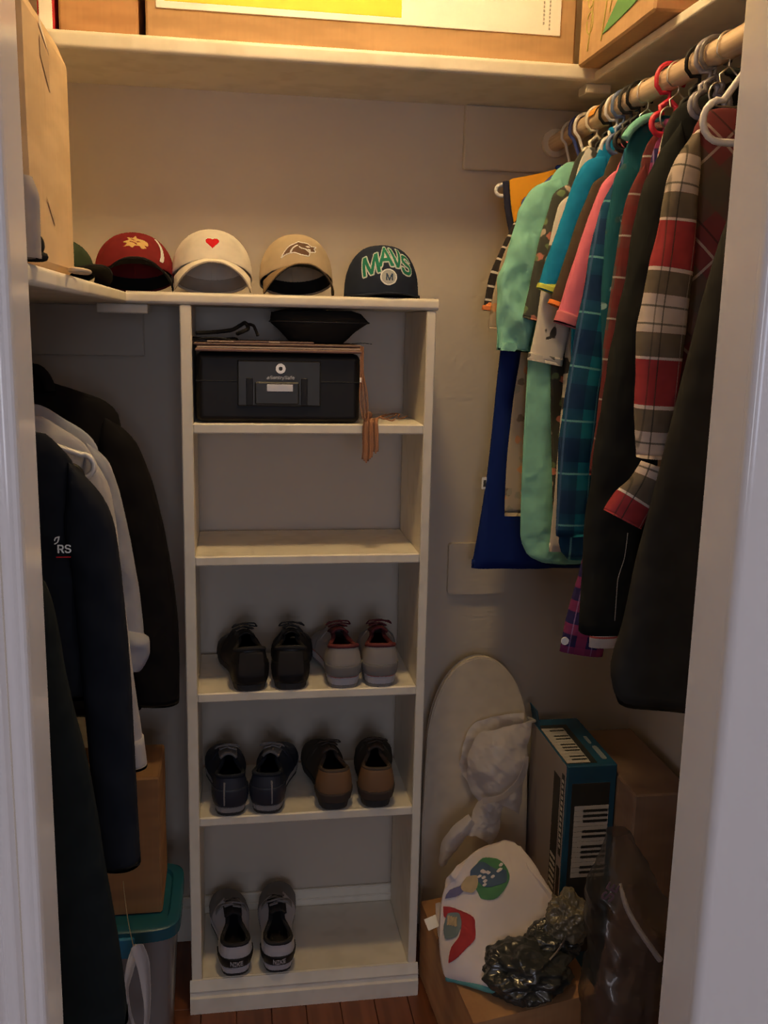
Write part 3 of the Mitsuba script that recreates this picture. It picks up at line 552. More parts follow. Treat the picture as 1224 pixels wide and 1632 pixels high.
blk = mat('shoe_black', (.010, .010, .010), .45, specular=.25); blk2 = sm('black_fabric', (.022, .022, .024), .9); rub = sm('black_rubber', (.02, .02, .02), .7); wht = sm('white', (.42, .40, .41), .6); gry = sm('grey', (.17, .162, .155), .8); lgry = sm('pale_grey', (.24, .225, .215), .8)
redd = sm('red', (.09, .014, .018), .8); redl = sm('red_line', (.34, .06, .04), .7); navy = sm('navy', (.010, .014, .027), .55); navd = sm('dark_navy', (.012, .015, .024), .9); gryl = sm('grey_lace', (.20, .19, .19), .9); brn = sm('brown', (.15, .082, .038), .7); brnd = sm('dark_brown', (.045, .032, .024), .8); olv = sm('olive', (.035, .030, .020), .8)
dress = dict(sole_h=.020, outsole=rub, midsole=rub, lining=blk2, upper=blk, counter=blk, vamp=blk, tongue_m=blk, collar_h=.094, tab=.008, lace=rub, counter_s=.2, heel_tab=blk2, tongue=.026)
run = dict(sole_h=.030, outsole=gry, midsole=wht, sole_line=redl, lining=redd, upper=lgry, counter=gry, vamp=lgry, tongue_m=redd, collar_h=.096, tab=.004, lace=redd, counter_v=5, counter_s=.2)
snk = dict(sole_h=.026, outsole=rub, midsole=lgry, lining=navd, upper=navy, counter=navy, vamp=navy, tongue_m=gry, collar_h=.096, tab=.003, lace=gryl, strip=gryl)
hik = dict(strip=None, sole_h=.024, outsole=rub, midsole=rub, lining=brnd, upper=olv, counter=brn, vamp=olv, counter2=brnd, tongue_m=brnd, collar_h=.096, tab=.003, lace=brnd, counter_v=13, counter_s=.16)
bw = dict(sole_h=.030, outsole=rub, midsole=wht, lining=blk2, upper=wht, counter=blk, vamp=gry, tongue_m=blk2, collar_h=.084, tab=.003, lace=gryl, counter_v=6, counter_s=.2, text='NIKE', text_m=wht)
SHOES = [((0.036, 2.070, 0.804)[0], .800, 6, True, dress, 'black leather shoe, left of the black pair on the third tier from the floor', 'black leather shoes', 1.04),
         ((0.125, 2.070, 0.807)[0], .800, -2, False, dress, 'black leather shoe, right of the black pair beside the grey and red running shoes', 'black leather shoes', 1.04),
         ((0.248, 2.070, 0.816)[0], .800, 2, True, run, 'grey and red running shoe next to the black leather pair', 'grey and red running shoes', 1.0),
         ((0.332, 2.070, 0.817)[0], .800, -2, False, run, 'grey and red running shoe nearest the right side of the bookcase', 'grey and red running shoes', 1.0),
         ((-0.012, 2.070, 0.518)[0], .498, 2, True, snk, 'navy sneaker with grey laces, left of its pair on the second tier', 'navy sneakers', 1.0),
         ((0.069, 2.070, 0.521)[0], .498, -9, False, snk, 'navy sneaker with grey laces, right of its pair toed out to the right', 'navy sneakers', 1.0),
         ((0.230, 2.070, 0.523)[0], .498, 3, True, hik, 'brown walking shoe, left of its pair beside the navy sneakers', 'brown walking shoes', 1.0),
         ((0.328, 2.070, 0.523)[0], .498, -3, False, hik, 'brown walking shoe nearest the right side of the second tier', 'brown walking shoes', 1.0),
         ((-0.003, 2.070, 0.091)[0], .083, 3, True, bw, 'white and black sneaker, left of the pair on the bottom tier', 'white and black sneakers', 1.0),
         ((0.098, 2.070, 0.100)[0], .083, 1, False, bw, 'white and black sneaker, right of the pair on the bottom tier', 'white and black sneakers', 1.0)]
for x, z, rot, mir, st, lab, grp, w in SHOES:
    Lp, pit = (.254, 4) if z == .8 else (.258, 6) if z == .498 else (.262, 8)
    shoe(lab, x, z, rot, mir, st, grp, Lp, w, pit + (3 if not mir and z < .1 else 0))

# ---------------------------------------------------------------- rods, hangers and clothes
RX, RZ, RR = .765, 2.052, .0195                          # right rod
LX, LZ = -.475, 1.592                                    # left rod
t = thing('closet_rod', 'round wooden rod under the right upper shelf holding the coloured shirts', 'closet rod')
part(t, 'pole', tube([(RX, YF + .003, RZ), (RX, 1.6, RZ), (RX, YB - .019, RZ)], RR, 24), ROD)
part(t, 'flange', move(spin(trimesh.creation.cylinder(.032, .012, sections=32), 90, axis=(1, 0, 0)), (RX, YB - .0245, RZ)), PAINT)
t = thing('closet_rod', 'round wooden rod under the low left shelf holding the black jacket and white shirts', 'closet rod')
part(t, 'pole', tube([(LX, YF + .003, LZ), (LX, 1.6, LZ), (LX, YB - .019, LZ)], .017, 24), ROD)
def hanger(label, m, x, y, zr, rr, half=.20, dropz=.075, r=.004, end=.018, neck=.008, wire=False, hookm=None, xtop=None, hooky=None, open_=-1):
    """hook over the rod at (x, y, zr), shoulders dropping to both tips, a bar between the tips"""
    t = thing('hanger', label, 'hanger')
    hr = rr + r + .0012; a = np.linspace(math.radians(-25 if open_ < 0 else 205), math.radians(180 if open_ < 0 else 0), 16)
    hk = [(x + hr * math.cos(q), y, zr + hr * math.sin(q)) for q in a]
    zt = zr - hr - neck
    hk += [(x - hr * .98 * (1 if open_ < 0 else -1), y, zr - .012), (x - hr * .6 * (1 if open_ < 0 else -1), y, zr - hr * .9), (x, y, zt + .012), (x, y, zt)]
    part(t, 'hook', tube(hk, r * (.75 if not wire else 1), 8), hookm or m, True)
    zb = zt - dropz; e = end
    pts = [(x, y, zt), (x - half * .5, y, zt - dropz * .42), (x - half + e, y, zb + e * .35)]
    arc = [(x - half + e + e * math.cos(q), y, zb - e * .6 + e * math.sin(q)) for q in np.linspace(math.radians(110), math.radians(270), 9)]
    left = pts + arc
    right = [(2 * x - px, py, pz) for px, py, pz in left][::-1]
    part(t, 'shoulder_bar', tube(np.array(left + right)[:-1], r, 8, True), m, True)
    return t, zt
def plaid(base, stripes):
    """stripes: (axis 0/1, period, start, width, colour, strength)"""
    def fn(p, n, uv):
        c = mi.Color3f(base)
        for ax, per, st, wd, col, k in stripes:
            v = (uv.x if ax == 0 else uv.y) / per; v = (v - dr.floor(v)) * per - st
            on = smoothstep(-.0006, .0006, v) * (1 - smoothstep(wd - .0006, wd + .0006, v)); c = c * (1 - on * k) + mi.Color3f(col) * (on * k)
        return c * (.9 + .2 * fbm(uv.x * 90, uv.y * 90, 0, 2))
    return proc(fn)
def fab(n, c): return mat('fabric_' + n, c, .92)
def torso(edge, xc, y, t0, t1, fold, seed, n=46, m=64, nf=5, zn=None):
    """edge: (x, z) of one silhouette edge from neck to hem; mirrored about xc. Returns mesh, uv (metres of cloth)"""
    e = smoothline(edge, 160); z = np.linspace(0, 1, n); k = np.linspace(0, 159, n).astype(int)
    W = np.abs(e[k, 0] - xc); Z = e[k, 1]; s = (Z[0] - Z) / max(Z[0] - Z[-1], 1e-6)
    a = np.arange(m) * 2 * np.pi / m; c, s_ = np.cos(a), np.sin(a); rs = np.random.default_rng(seed); ph = rs.uniform(0, 6.28, 3)
    rings, uv = [], []
    for i in range(n):
        th = t0 + (t1 - t0) * s[i] ** .6; th *= min(1, .35 + s[i] * 8)
        X = xc + W[i] * np.sign(c) * np.abs(c) ** .75; Y = y + th * np.sign(s_) * np.abs(s_) ** .8
        f = fold * min(1, s[i] * 1.6) * (np.sin(nf * (X - xc) / .1 + ph[0] + 1.3 * s[i]) * .6 + .4 * np.sin(nf * 1.7 * (X - xc) / .1 + ph[1] - 2 * s[i])) * np.abs(s_) ** .5 * np.sign(s_)
        f2 = .5 * fold * (meshkit.fbm(np.stack([X * 14, Y * 9, np.full(m, Z[i] * 10) + seed], -1), 3) - .5) * 2
        rings.append(np.stack([X + .3 * f2, Y + f + f2, Z[i] + 0 * X], -1)); uv.append(np.stack([X - xc + (c < 0) * 0, rings[-1][:, 2]], -1))
    hem = rings[-1].copy(); hem[:, 1] = y + (hem[:, 1] - y) * .75; hem[:, 2] += .02; rings.append(hem); uv.append(uv[-1])
    mesh = loft(rings); uvv = np.vstack(uv + [[[0, rings[0][0, 2]]], [[0, hem[0, 2]]]])
    return mesh, uvv
def sleeve(path, widths, y, ty, fold, seed, n=44, m=36, dy=None, round_=True):
    p = smoothline([(a, b) for a, b in path], n); w = np.interp(np.linspace(0, 1, n), np.linspace(0, 1, len(widths)), widths)
    tg = np.gradient(p, axis=0); tg /= np.linalg.norm(tg, axis=1, keepdims=True); nr = np.stack([tg[:, 1], -tg[:, 0]], 1)
    L = np.r_[0, np.cumsum(np.linalg.norm(np.diff(p, axis=0), axis=1))]
    a = np.arange(m) * 2 * np.pi / m; c, s_ = np.cos(a), np.sin(a); rings, uv = [], []
    for i in range(n):
        hd = math.sin(min(1, (i + .15) / 6) * math.pi / 2) if round_ else 1
        u = hd * w[i] / 2 * np.sign(c) * np.abs(c) ** .8; v = ty * (.35 + .65 * hd) * np.sign(s_) * np.abs(s_) ** .85
        f = fold * (meshkit.fbm(np.stack([u * 18 + seed, v * 20 + 5, np.full(m, L[i] * 13)], -1), 3) - .5) * 2
        f = f + .45 * fold * np.sin(L[i] * 55 + u * 50 + seed) * np.abs(s_)
        yy = y + v + f * np.sign(s_ + 1e-6) + (0 if dy is None else np.interp(i / (n - 1), np.linspace(0, 1, len(dy)), dy))
        rings.append(np.stack([p[i, 0] + nr[i, 0] * (u + .4 * f), yy, p[i, 1] + nr[i, 1] * (u + .4 * f)], -1)); uv.append(np.stack([u, np.full(m, L[i])], -1))
    q = rings[-1].mean(0); inner = q + (rings[-1] - q) * .8; inner[:, [0, 2]] -= tg[-1] * .018; rings.append(inner); uv.append(uv[-1])
    mesh = loft(rings); return mesh, np.vstack(uv + [[[0, 0]], [[0, L[-1]]]])
def mir(mesh, xc):
    m = mesh.copy(); v = m.vertices.copy(); v[:, 0] = 2 * xc - v[:, 0]; m.vertices = v; m.invert(); return m
def garment(name, label, cat, m, y, xc, edge, sl=None, slw=(.17, .15), slm=None, t0=.022, t1=.03, fold=.006, seed=0, ty=.02, sdy=(0, -.005), neck=None, cuff=None, sfold=None, group=None, nf=5, hole=None):
    t = thing(name, label, cat, group)
    side = 1 if edge[-1][0] > xc else -1
    nz = max(edge[0][1] + .003, neck or 0)
    full = [(xc + side * .028, nz + .008), (xc + side * .04, nz)] + list(edge)
    b, uv = torso(full, xc, y, t0, t1, fold, seed, nf=nf); part(t, 'body', b, m, True, uv=uv)
    if sl:
        s_, suv = sleeve(sl, slw, y, ty, sfold or fold, seed + 3, dy=sdy)
        part(t, 'sleeve', s_, slm or m, True, uv=suv); part(t, 'sleeve', mir(s_, xc), slm or m, True, uv=suv)
        if cuff:
            e0, e1 = np.array(sl[-2]), np.array(sl[-1]); d = (e1 - e0) / np.linalg.norm(e1 - e0)
            c_, cuv = sleeve([tuple(e1 - d * cuff[1]), tuple(e1 - d * cuff[1] * .5), tuple(e1 + d * .002)], (slw[-1] + .004,) * 3, y + sdy[-1], ty + .002, .001, seed, n=6, round_=False)
            part(t, 'cuff', c_, cuff[0], True, uv=cuv); part(t, 'cuff', mir(c_, xc), cuff[0], True, uv=cuv)
    part(t, 'collar', tube([(xc + .036 * math.cos(a), y + (t0 + .004) * math.sin(a), nz + .002 + .006 * math.sin(a)) for a in np.linspace(0, 2 * np.pi, 28, endpoint=False)], .006, 8, True), slm or m, True, uv=None)
    return t
RC = .79
wire = dict(wire=True, r=.0016)
# from the back wall towards the door
def jers(p, n, uv):
    z = uv.y; return dr.select(z > 1.735, mi.Color3f(.80, .36, .035), mi.Color3f(.006, .018, .13))
Y = 2.20
hanger('white plastic hanger whose tip sticks out of the yellow and navy jersey', WPL, RX, Y, RZ, RR, .173, .035, .0045, .012, neck=.062)
je = [(0.721, 1.971), (0.666, 1.957), (0.615, 1.942), (0.622, 1.888), (0.638, 1.805), (0.634, 1.707), (0.621, 1.593), (0.599, 1.267), (0.570, 1.044)]
t = garment('jersey', 'sleeveless jersey with orange yellow shoulders and navy body, furthest on the right rod', 'jersey', fab('jersey', proc(jers)), Y, RC - .02, je, t0=.014, t1=.022, fold=.004, seed=1)
navyt = fab('navy_trim', (.02, .022, .045))
ed = smoothline([(a, b) for a, b in je[2:7]], 40)
part(t, 'armhole_trim', tube(np.stack([ed[:, 0] - .002, np.full(40, Y - .004), ed[:, 1]], 1), .008, 8), navyt, True)
part(t, 'hem_tag', box(je[-2][0] - .012, je[-2][0] + .006, Y - .001, Y + .001, je[-2][1] - .030, je[-2][1] - .001, .0004), WHITE, False, label='small white tag')
part(t, 'tag_mark', box(je[-2][0] - .008, je[-2][0] - .0015, Y - .0016, Y - .001, je[-2][1] - .024, je[-2][1] - .008, .0001), INK, False)
Y = 2.145
tags = dict()
bluep = mat('blue_plastic', (.03, .05, .22), .35)
hanger('blue plastic hanger in the black and white striped shirt', bluep, RX, Y, RZ, RR, .124, .085, .0055, .017, neck=.045)
hanger('white plastic hanger behind the mint shirt with its tip beside the blue hanger', WPL, RX, Y - .03, RZ, RR, .128, .095, .005, .014, neck=.045)
strp = plaid((.022, .020, .022), [(1, .028, 0, .0045, (.62, .58, .54), 1)])
garment('striped_shirt', 'black shirt with thin white stripes behind the mint shirt', 'shirt', fab('striped', strp), Y, RC, [(0.659, 1.897), (0.644, 1.860), (0.634, 1.759), (0.656, 1.622), (0.684, 1.366)],
        [(0.661, 1.861), (0.630, 1.786), (0.604, 1.718), (0.594, 1.653)], (.06, .07, .075), seed=2, t0=.010, t1=.011, ty=.014, fold=.004, cuff=(mat('orange_trim', (.70, .22, .07), .8), .008))
Y = 2.105
def floral(base, cols, sc, thr):
    def fn(p, n, uv):
        c = mi.Color3f(base)
        for k, col in enumerate(cols):
            d, d2, w = mikit.voronoi(uv.x * sc + 3.7 * k, uv.y * sc + 1.9 * k); on = (1 - smoothstep(.22, .30, d + .15 * noise(uv.x * 160, uv.y * 160, k))) * smoothstep(thr, thr + .01, w); c = c * (1 - on) + mi.Color3f(col) * on
        return c
    return proc(fn)
garment('floral_shirt', 'beige floral shirt hanging between the navy jersey and the mint shirt', 'shirt', fab('beige_floral', floral((.40, .33, .25), [(.55, .28, .14), (.18, .14, .10), (.30, .28, .22)], 22, .5)), Y, RC, [(0.652, 1.878), (0.640, 1.785), (0.641, 1.595), (0.627, 1.455), (0.618, 1.282), (0.619, 1.190)],
        [(0.654, 1.838), (0.619, 1.744), (0.598, 1.614)], (.06, .075, .075), seed=5, t0=.010, t1=.010, ty=.012, fold=.004)
Y = 2.045
hanger('white plastic hanger with a tall hook holding the mint shirt', mat('cream_plastic', (.74, .66, .54), .35), RX, Y, RZ, RR, .03, .03, .0045)
mint = cloth('mint', (.24, .56, .46), .12, .016)
garment('mint_shirt', 'mint green short sleeved shirt with a wrinkled shoulder', 'shirt', mint, Y, RC, [(0.708, 1.965), (0.679, 1.946), (0.650, 1.871), (0.637, 1.754), (0.638, 1.569), (0.637, 1.376), (0.640, 1.162), (0.662, 1.110), (0.720, 1.091)],
        [(0.688, 1.929), (0.652, 1.850), (0.622, 1.740), (0.604, 1.648), (0.596, 1.568)], (.07, .10, .105, .09, .072), seed=7, t0=.016, t1=.022, ty=.020, fold=.007, sfold=.018, sdy=(-.004, -.014))
Y = 1.998
garment('floral_shirt', 'dark floral shirt with a pink flower on its sleeve behind the blue sleeve', 'shirt', fab('dark_floral', floral((.05, .055, .05), [(.50, .20, .15), (.14, .20, .10), (.42, .36, .30)], 26, .45)), Y, RC, [(0.718, 1.979), (0.689, 1.904), (0.671, 1.752), (0.674, 1.571), (0.696, 1.244), (0.705, 1.130)],
        [(0.699, 1.916), (0.672, 1.803), (0.653, 1.713), (0.635, 1.633)], (.06, .07, .07, .06), seed=9, t0=.010, t1=.011, ty=.013, fold=.004)
Y = 1.970
hanger('black plastic hanger on the rod behind the white print shirt', BLACK, RX, Y, RZ, RR, .03, .03, .0045)
def fig(p, n, uv):
    d, d2, w = mikit.voronoi(uv.x * 17 + 2, uv.y * 15); on = (1 - smoothstep(.30, .36, d + .28 * noise(uv.x * 110, uv.y * 110, 3))) * smoothstep(.35, .36, w)
    return mix((.62, .58, .53), (.05, .05, .05), on)
garment('print_shirt', 'white shirt with black figures printed on it behind the pink polo', 'shirt', fab('black_figures', proc(fig)), Y, RC, [(0.721, 1.981), (0.693, 1.901), (0.679, 1.751), (0.695, 1.572), (0.690, 1.290), (0.684, 1.137)],
        [(0.708, 1.899), (0.682, 1.775), (0.668, 1.649), (0.650, 1.548)], (.07, .075, .075, .073), seed=11, t0=.010, t1=.011, ty=.013, fold=.004, cuff=(fab('white_cuff', floral((.55, .52, .48), [(.10, .10, .10)], 30, .5)), .014))
Y = 1.937
hanger('white and blue plastic hanger with its hook high on the right rod', WPL, RX, Y, RZ, RR, .03, .03, .0048, hookm=WPL)
blue = cloth('blue', (.012, .20, .42), .10)
garment('blue_shirt', 'bright blue short sleeved shirt with a lime trimmed sleeve end', 'shirt', blue, Y, RC, [(0.766, 2.005), (0.737, 1.984), (0.718, 1.933), (0.704, 1.836), (0.694, 1.674), (0.708, 1.390), (0.721, 1.173)],
        [(0.745, 1.961), (0.714, 1.907), (0.685, 1.822), (0.658, 1.747), (0.641, 1.693)], (.05, .062, .060, .055, .053), seed=13, t0=.010, t1=.012, ty=.016, fold=.004, sfold=.004, cuff=(mat('lime_trim', (.55, .62, .10), .8), .008))
Y = 1.903
hanger('blue plastic hanger whose hook stands beside the white hook on the rod', mat('steel_blue_plastic', (.10, .15, .28), .35), RX, Y, RZ, RR, .03, .03, .005)
garment('brown_shirt', 'dark brown short sleeved shirt with an orange trimmed sleeve end', 'shirt', cloth('dark_brown', (.06, .042, .032)), Y, RC, [(0.755, 1.978), (0.736, 1.939), (0.719, 1.845), (0.697, 1.674), (0.705, 1.393), (0.713, 1.193)],
        [(0.746, 1.924), (0.716, 1.839), (0.688, 1.747), (0.657, 1.660)], (.05, .06, .06, .055), seed=15, t0=.010, t1=.011, ty=.013, fold=.003, cuff=(mat('orange_piping', (.80, .22, .04), .8), .007))
Y = 1.867
hanger('dark plastic hanger with a thick hook beside the blue hook on the rod', DARK, RX, Y, RZ, RR, .03, .03, .005)
pink = cloth('pink', (.68, .17, .24), .07)
garment('pink_polo', 'pink short sleeved polo shirt between the blue shirt and the teal plaid shirt', 'shirt', pink, Y, RC, [(0.765, 1.967), (0.746, 1.935), (0.727, 1.843), (0.714, 1.734), (0.723, 1.397), (0.732, 1.186)],
        [(0.741, 1.921), (0.717, 1.841), (0.688, 1.733), (0.657, 1.626)], (.035, .046, .052, .050), seed=17, t0=.010, t1=.011, ty=.015, fold=.003, sfold=.003, cuff=(cloth('pink_rib', (.60, .17, .20), .05), .022))
Y = 1.83
hanger('black plastic hanger on the rod above the teal plaid shirt', BLACK, RX, Y, RZ, RR, .03, .03, .0045)
tp = plaid((.010, .13, .20), [(0, .085, .0, .036, (.010, .020, .075), .72), (1, .105, .0, .048, (.010, .020, .075), .72), (0, .085, .056, .004, (.16, .40, .42), .7), (1, .105, .070, .004, (.16, .40, .42), .7), (0, .085, .030, .003, (.05, .10, .20), .8)])
garment('teal_plaid_shirt', 'long teal and navy plaid shirt right of the pink polo', 'shirt', fab('teal_plaid', tp), Y, RC, [(0.757, 1.984), (0.742, 1.958), (0.721, 1.861), (0.699, 1.732), (0.677, 1.575), (0.661, 1.376), (0.655, 1.185), (0.677, 1.153)],
        [(0.745, 1.926), (0.721, 1.779), (0.702, 1.624), (0.684, 1.478), (0.678, 1.302), (0.678, 1.204)], (.05, .068, .070, .07, .07, .062), seed=19, t0=.013, t1=.014, ty=.018, fold=.005, sfold=.005)
Y = 1.79
hanger('thin metal wire hanger on the bare stretch of the right rod', METAL, RX, Y, RZ, RR, .03, .03, .0016, wire=True)
teal = cloth('teal_green', (.035, .27, .22), .25)
garment('teal_shirt', 'dark teal shirt with a pale collar beside the black coat', 'shirt', fab('teal_marks', floral((.010, .065, .09), [(.20, .34, .36), (.03, .07, .08)], 30, .78)), Y, RC, [(0.779, 1.998), (0.743, 1.985), (0.728, 1.951), (0.719, 1.845), (0.715, 1.672), (0.712, 1.406), (0.716, 1.204)],
        [(0.740, 1.939), (0.728, 1.832), (0.723, 1.707), (0.723, 1.530)], (.05, .056, .05, .03), slm=None, seed=21, t0=.010, t1=.012, ty=.014, fold=.004)
t_ = [k for k in labels if k.startswith('teal_shirt')][-1]
part(t_, 'pale_yoke', tube([XYZ for XYZ in [((0.785, 1.785, 2.008)), (0.759, 1.780, 2.002), (0.733, 1.778, 1.984), (0.719, 1.778, 1.964)]], .008, 10, n=20), cloth('pale_teal', (.20, .52, .42), .1), True)
Y = 1.745
redp = plaid((.075, .062, .06), [(0, .06, 0, .026, (.115, .020, .022), .8), (1, .075, 0, .034, (.115, .020, .022), .7), (0, .06, .040, .0035, (.36, .34, .32), .8), (1, .075, .052, .0035, (.36, .34, .32), .8), (0, .06, .050, .005, (.04, .03, .03), .9)])
garment('red_grey_plaid_shirt', 'red and grey plaid shirt seen as a narrow strip behind the black coat', 'shirt', fab('red_grey_plaid', redp), Y, RC + .01, [(0.765, 1.977), (0.744, 1.940), (0.732, 1.840), (0.720, 1.705), (0.711, 1.531), (0.701, 1.363), (0.701, 1.214)],
        [(0.746, 1.914), (0.734, 1.784), (0.722, 1.648), (0.712, 1.485), (0.702, 1.341)], (.045, .055, .055, .05, .05), seed=23, t0=.010, t1=.011, ty=.015, fold=.004, sfold=.004)
Y = 1.70
hanger('red plastic hanger hooked over the right rod', mat('red_plastic', (.62, .03, .06), .35), RX, Y, RZ, RR, .03, .03, .0055)
pp = plaid((.022, .018, .075), [(0, .045, 0, .021, (.24, .035, .10), .75), (1, .045, 0, .021, (.24, .035, .10), .65), (0, .045, .031, .002, (.30, .20, .40), .6)])
purple = fab('purple_plaid', pp)
t = garment('purple_plaid_shirt', 'purple and pink plaid shirt whose buttoned cuff hangs below the black coat sleeve', 'shirt', purple, Y, RC + .01, [(0.761, 1.975), (0.743, 1.937), (0.732, 1.835), (0.721, 1.648), (0.713, 1.417), (0.718, 1.175)],
        [(0.745, 1.908), (0.743, 1.758), (0.738, 1.580), (0.727, 1.396), (0.706, 1.229), (0.683, 1.112), (0.665, 0.999)], (.05, .06, .065, .07, .075, .08, .088), seed=25, t0=.010, t1=.011, ty=.016, fold=.004, sfold=.005)
bt = trimesh.creation.cylinder(.0075, .003, sections=24); bt = spin(bt, 90, axis=(1, 0, 0)); bt.apply_translation(np.array((0.616, 1.655, 1.039)))
part(t, 'cuff_button', bt, WPL, label='white cuff button')
Y = 1.665
hanger('thin silver wire hanger right beside the red hook', METAL, RX, Y, RZ, RR, .03, .03, .0016, wire=True)
garment('white_cuff_shirt', 'white and red striped shirt of which a cuff shows under the black coat sleeve', 'shirt', fab('white_red', plaid((.55, .50, .48), [(1, .03, 0, .004, (.45, .06, .05), .9)])), Y, RC + .01, [(0.752, 1.972), (0.737, 1.926), (0.728, 1.821), (0.719, 1.625), (0.730, 1.244)],
        [(0.747, 1.915), (0.729, 1.756), (0.715, 1.581), (0.704, 1.399), (0.695, 1.235), (0.694, 1.024)], (.045, .05, .055, .055, .055, .055), seed=27, t0=.009, t1=.010, ty=.012, fold=.003, sfold=.003)
Y = 1.60
hanger('black plastic hanger of the black coat on the near stretch of the rod', BLACK, RX, 1.588, RZ, RR, .03, .03, .0045)
hanger('clear grey plastic hanger beside the black hook on the rod', mat('clear_grey_plastic', (.34, .32, .36), .2), RX, 1.552, RZ, RR, .03, .03, .0055)
hanger('smoky plastic hanger behind the clear grey one on the rod', mat('smoky_plastic', (.14, .13, .14), .2), RX, 1.535, RZ, RR, .03, .03, .005)
coat = cloth('coat_black', (.011, .0125, .0125), .3)
garment('black_coat', 'black coat with long sleeves hanging left of the red plaid flannel shirt', 'coat', coat, 1.585, RC + .06, [(0.828, 2.031), (0.767, 2.004), (0.727, 1.978), (0.708, 1.939), (0.702, 1.853), (0.697, 1.699), (0.687, 1.484), (0.677, 1.259), (0.683, 1.094)],
        [(0.731, 1.955), (0.719, 1.831), (0.698, 1.646), (0.675, 1.464), (0.657, 1.297), (0.649, 1.089)], (.07, .10, .105, .105, .098, .088), seed=29, t0=.022, t1=.03, ty=.028, fold=.006, sfold=.006, sdy=(-.004, -.03), neck=(0.827, 2.037)[1])
t_ = [k for k in labels if k.startswith('black_coat')][-1]
part(t_, 'sleeve_stitching', tube([(0.660, 1.505, 1.280), (0.658, 1.505, 1.241), (0.648, 1.505, 1.192), (0.648, 1.505, 1.125)], .0009, 5, n=30), gryl, True)
Y = 1.42
hanger('thin silver wire hanger at the near end of the right rod', METAL, RX, 1.49, RZ, RR, .03, .03, .0016, wire=True)
fl_ = [(1, .205, .000, .006, (.60, .55, .50), .9), (1, .205, .006, .034, (.10, .10, .075), .92), (1, .205, .040, .056, (.46, .40, .36), .95), (1, .205, .056, .003, (.05, .05, .04), .8), (1, .205, .082, .003, (.05, .05, .04), .8), (1, .205, .096, .036, (.10, .10, .075), .92), (1, .205, .132, .004, (.60, .55, .50), .9)]
flv = [(0, .070, .010, .002, (.03, .03, .025), .8), (0, .070, .022, .002, (.03, .03, .025), .6), (0, .070, .045, .0015, (.5, .45, .4), .5)]
flan = fab('flannel', plaid((.27, .036, .042), fl_ + flv))
def fl2(p, n, uv):
    u, v = (uv.x + uv.y) * .707, (uv.y - uv.x) * .707
    c = mi.Color3f(.13, .032, .036)
    for q, per, st, wd, col, k in ((u, .12, .0, .045, (.07, .065, .05), .8), (v, .12, .02, .045, (.07, .065, .05), .7), (u, .12, .07, .004, (.42, .36, .32), .7), (v, .12, .085, .004, (.42, .36, .32), .7), (u, .12, .09, .003, (.02, .02, .02), .7)):
        w_ = q / per; w_ = (w_ - dr.floor(w_)) * per - st; on = smoothstep(-.0006, .0006, w_) * (1 - smoothstep(wd - .0006, wd + .0006, w_)); c = c * (1 - on * k) + mi.Color3f(col) * (on * k)
    return c
t = garment('flannel_shirt', 'red, cream and dark green plaid flannel shirt near the right door frame', 'shirt', fab('flannel_bias', proc(fl2)), 1.425, RC + .03, [(0.712, 1.944), (0.692, 1.931), (0.682, 1.901), (0.681, 1.802), (0.682, 1.663), (0.671, 1.509), (0.666, 1.349)],
            [(0.687, 1.911), (0.667, 1.826), (0.659, 1.735), (0.648, 1.624), (0.643, 1.510), (0.639, 1.423)], (.030, .050, .068, .074, .068, .040), slm=flan, seed=31, t0=.02, t1=.024, ty=.022, fold=.005, sfold=.005, sdy=(-.006, -.03))
cf, cuv = sleeve([(0.634, 1.416), (0.622, 1.385), (0.605, 1.355), (0.592, 1.330)], (.032, .045, .062, .066), 1.372, .018, .004, 8, n=20, round_=False)
cuv[:, 1] += .075
part(t, 'cuff', cf, flan, True, uv=cuv)
part(t, 'cuff', mir(cf, RC + .03), flan, True, uv=cuv)
Y = 1.27
t, _ = hanger('white plastic hanger with a rounded end poking out beside the right door frame', WPL, RX, 1.315, RZ, RR, .122, .098, .0052, .028)
near = cloth('near_jacket', (.017, .017, .016), .3)
garment('dark_jacket', 'long dark jacket hanging nearest the right door frame', 'jacket', near, 1.245, RC - .01, [(0.657, 1.764), (0.642, 1.708), (0.624, 1.624), (0.605, 1.522), (0.582, 1.399), (0.562, 1.291), (0.549, 1.198), (0.537, 1.140), (0.552, 1.083)],
        None, seed=33, t0=.03, t1=.05, fold=.008, neck=1.90, nf=3)
# loose paper collar on the rod above the mint shirt
t = thing('paper_hook', 'orange cardboard slip over the rod beside the hook of the mint shirt', 'label')
part(t, 'slip', sheet(np.array([[[RX + (RR + .003) * math.cos(a), yy, RZ + (RR + .003) * math.sin(a) + .001] for yy in (2.01, 2.045)] for a in np.linspace(math.radians(20), math.radians(175), 14)]), .0012), mat('orange_card', (.80, .36, .06), .7))

